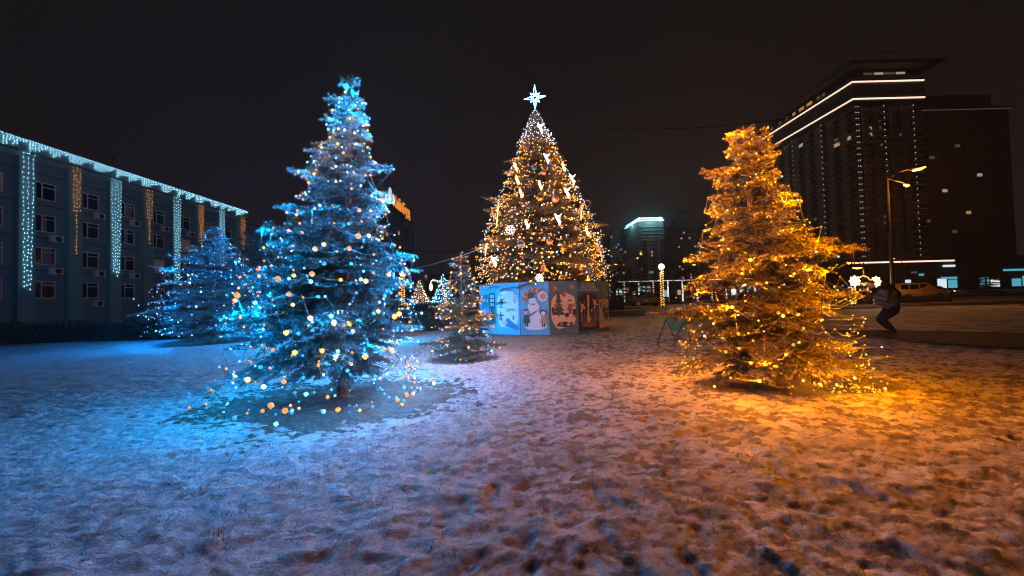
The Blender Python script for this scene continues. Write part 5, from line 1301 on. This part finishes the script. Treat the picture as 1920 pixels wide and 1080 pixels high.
PP = Vector((pp.x, pp.y, 0))
pe = empty('person', PP, 'person in dark jacket crouching with a camera raised to the face', 'person', None, R(180))
# local frame: +x is the way the person faces (towards the trees), y to the person's left
J = [(-.22, 0, .74, .17, .16), (-.10, 0, .92, .165, .17), (.08, 0, 1.08, .18, .20), (.22, 0, 1.20, .15, .19), (.30, 0, 1.27, .065), (.36, 0, 1.33, .07),
     (.18, .20, 1.17, .08), (.30, .30, .98, .055), (.52, .12, 1.17, .045), (.56, .08, 1.22, .035),
     (.18, -.20, 1.17, .08), (.32, -.30, .97, .055), (.53, -.12, 1.17, .045), (.57, -.08, 1.22, .035),
     (-.16, .11, .70, .125), (.24, .14, .44, .085), (-.06, .15, .10, .055), (-.08, .15, .05, .05), (.10, .16, .035, .04),
     (-.20, -.11, .68, .125), (.12, -.15, .42, .085), (-.26, -.16, .12, .055), (-.27, -.16, .06, .05), (-.10, -.18, .035, .04)]
E = [(0, 1), (1, 2), (2, 3), (3, 4), (4, 5), (3, 6), (6, 7), (7, 8), (8, 9), (3, 10), (10, 11), (11, 12), (12, 13), (0, 14), (14, 15), (15, 16), (16, 17), (17, 18), (0, 19), (19, 20), (20, 21), (21, 22), (22, 23)]
skin_body('body', J, E, M['trousers'], pe)
JJ = [(-.25, 0, .76, .19, .20), (-.10, 0, .93, .195, .20), (.08, 0, 1.09, .205, .225), (.21, 0, 1.20, .175, .21), (.28, 0, 1.26, .09), (.18, .20, 1.17, .10), (.30, .30, .98, .075), (.50, .13, 1.155, .058), (.18, -.20, 1.17, .10), (.32, -.30, .97, .075), (.51, -.13, 1.155, .058)]
skin_body('jacket', JJ, [(0, 1), (1, 2), (2, 3), (3, 4), (3, 5), (5, 6), (6, 7), (3, 8), (8, 9), (9, 10)], M['jacket'], pe)
hd = skin_body('head', [(.37, 0, 1.32, .07), (.40, 0, 1.38, .098, .085), (.42, 0, 1.44, .10, .085), (.41, 0, 1.49, .07)], [(0, 1), (1, 2), (2, 3)], M['skin'], pe)
MB().tube([(.505, 0, 1.42), (.535, 0, 1.39), (.50, 0, 1.375)], [.008, .016, .01], 6).build('nose', M['skin'], hd, True)
for s in (-1, 1):
    MB().tube([(.40, s * .085, 1.42), (.385, s * .10, 1.40), (.40, s * .088, 1.37)], .013, 5).build('ear', M['skin'], hd, True)
skin_body('knit_cap', [(.39, 0, 1.455, .108, .10), (.385, 0, 1.51, .09, .08), (.37, 0, 1.55, .04)], [(0, 1), (1, 2)], M['cap'], pe)
for s in (-1, 1):
    jj = [(.555, s * .085, 1.215, .032, .018), (.60, s * .065, 1.27, .036, .016)]; ee = [(0, 1)]
    for k in range(4):
        b = len(jj); u = .045 - k * .018; L = (.9, 1.0, .95, .75)[k]
        jj += [(.615, s * (.068 - u * .25), 1.285 + u * .3 + k * .004, .010), (.645, s * (.055 - u * .2), 1.305 + u * .8 - .01 * k, .009), (.66, s * (.025), 1.32 + u - .012 * k, .008 * L)]
        ee += [(1, b), (b, b + 1), (b + 1, b + 2)]
    b = len(jj); jj += [(.575, s * .045, 1.27, .011), (.60, s * .015, 1.30, .009)]; ee += [(0, b), (b, b + 1)]
    skin_body('hand', jj, ee, M['skin'], pe, 0, 1)
for s, x in ((1, .06), (-1, -.16)):
    MB().bevbox(x - .13, x + .16, s * .155 - .05 + .0, s * .155 + .05, 0.0, .085, .025).build('shoe', M['rubber'], pe)
def person_world(p): return PP + Vector((-p[0], -p[1], p[2]))
cm = empty('photo_camera', person_world((.60, 0, 1.36)), 'black camera held up to the face of the crouching person', 'camera', None, R(180))
MB().bevbox(-.03, .03, -.07, .07, -.045, .045, .008).build('case', M['rubber'], cm)
bm = bmesh.new(); bmesh.ops.create_cone(bm, cap_ends=True, segments=16, radius1=.036, radius2=.04, depth=.10, matrix=Matrix.Translation((.08, 0, -.002)) @ Matrix.Rotation(R(90), 4, 'Y'))
MB().bm(bm).build('lens', M['metal_dark'], cm)
bk = empty('backpack', person_world((-.08, 0, 1.15)), 'dark backpack on the back of the crouching person', 'backpack', None, R(180))
sk = MB().bevbox(-.24, .24, -.16, .16, .0, .20, .06).build('bag', M['trousers'], bk, True); sk.rotation_euler = (0, R(-42), 0)
MB().tube([(.16, .13, .2), (.27, .15, .09), (.27, .15, -.06)], .018, 6).tube([(.16, -.13, .2), (.27, -.15, .09), (.27, -.15, -.06)], .018, 6).build('strap', M['rubber'], bk)
# passer-by near the office building
pw = at(311, 585, 27); PQ = Vector((pw.x, 27, 0))
p3 = empty('person', PQ, 'dark clothed person walking past the office building at left', 'person', None, R(20))
J = [(0, 0, .92, .15, .13), (0, 0, 1.12, .15, .12), (.02, 0, 1.34, .18, .13), (.03, 0, 1.46, .07), (.04, 0, 1.54, .06), (.05, 0, 1.62, .10), (.05, 0, 1.72, .08),
     (.02, .2, 1.38, .07), (.04, .25, 1.1, .05), (.16, .24, .92, .04), (.02, -.2, 1.38, .07), (-.06, -.25, 1.1, .05), (-.02, -.25, .86, .04),
     (0, .1, .86, .11), (.18, .1, .48, .08), (.22, .1, .08, .055), (.36, .1, .04, .04), (0, -.1, .86, .11), (-.1, -.1, .48, .08), (-.36, -.1, .14, .055), (-.24, -.1, .05, .04)]
skin_body('body', J, [(0, 1), (1, 2), (2, 3), (3, 4), (4, 5), (5, 6), (2, 7), (7, 8), (8, 9), (2, 10), (10, 11), (11, 12), (0, 13), (13, 14), (14, 15), (15, 16), (0, 17), (17, 18), (18, 19), (19, 20)], M['trousers'], p3)
skin_body('coat', [(0, 0, .75, .17, .15), (0, 0, 1.1, .17, .15), (.02, 0, 1.36, .20, .15), (.02, .2, 1.38, .09), (.04, .26, 1.1, .07), (.15, .25, .94, .055), (.02, -.2, 1.38, .09), (-.06, -.26, 1.1, .07), (-.02, -.26, .9, .055)], [(0, 1), (1, 2), (2, 3), (3, 4), (4, 5), (2, 6), (6, 7), (7, 8)], M['jacket'], p3)

# ------------------------------------------------------------------ cables
def cable(name, pts, m, label, r=.012):
    o = MB().tube(pts, r, 5).build(name, M[m], None); return tag(o, label, 'cable')
def sagged(a, b, s, n=24): return [a.lerp(b, i / n) + Vector((0, 0, -s * 4 * (i / n) * (1 - i / n))) for i in range(n + 1)]
cable('overhead_cable', [at(600, 120, 17), at(760, 178, 17), at(860, 204, 17), at(980, 226, 17), at(1080, 238, 17), at(1200, 243, 17), at(1300, 240, 17), at(1382, 234, 17), at(1480, 222, 17)], 'cable', 'thin dark cable sagging across the sky behind the star', .016)
cable('guy_cable', sagged(at(905, 465, 15.2), at(700, 512, 24), .25), 'cable_steel', 'pale lit cable running down left from the tallest spruce', .016)
cable('overhead_cable', sagged(at(700, 462, 40), at(920, 472, 40), .3), 'cable', 'thin dark cable over the distant lit trees', .03)
cable('overhead_cable', sagged(at(450, 417, 42), at(720, 425, 42), .6), 'cable', 'faint cable from the corner of the office building', .025)

# ------------------------------------------------------------------ the misty night air
hz = MB().box(-420, 520, -80, 700, -2, 150).build('haze', None); tag(hz, kind='stuff')
hm = bpy.data.materials.new('haze'); hm.use_nodes = True; hn = hm.node_tree.nodes; hn.clear()
ho = hn.new('ShaderNodeOutputMaterial'); hv = hn.new('ShaderNodeVolumePrincipled')
hv.inputs['Color'].default_value = (.8, .8, .82, 1); hv.inputs['Density'].default_value = 0.0004; hv.inputs['Anisotropy'].default_value = 0.3
hm.node_tree.links.new(hv.outputs[0], ho.inputs['Volume']); hz.data.materials.append(hm)
for x, y in ((118, 352), (129, 348), (139, 352), (115, 370)):
    o = lamp('light_line_glow', 'POINT', (x - 1.5, y - 3, 71), 9000, (.3, .85, 1.0), None, 1.0); o.parent = t3; o.location = Vector((x - 1.5, y - 3, 71)) - t3.location
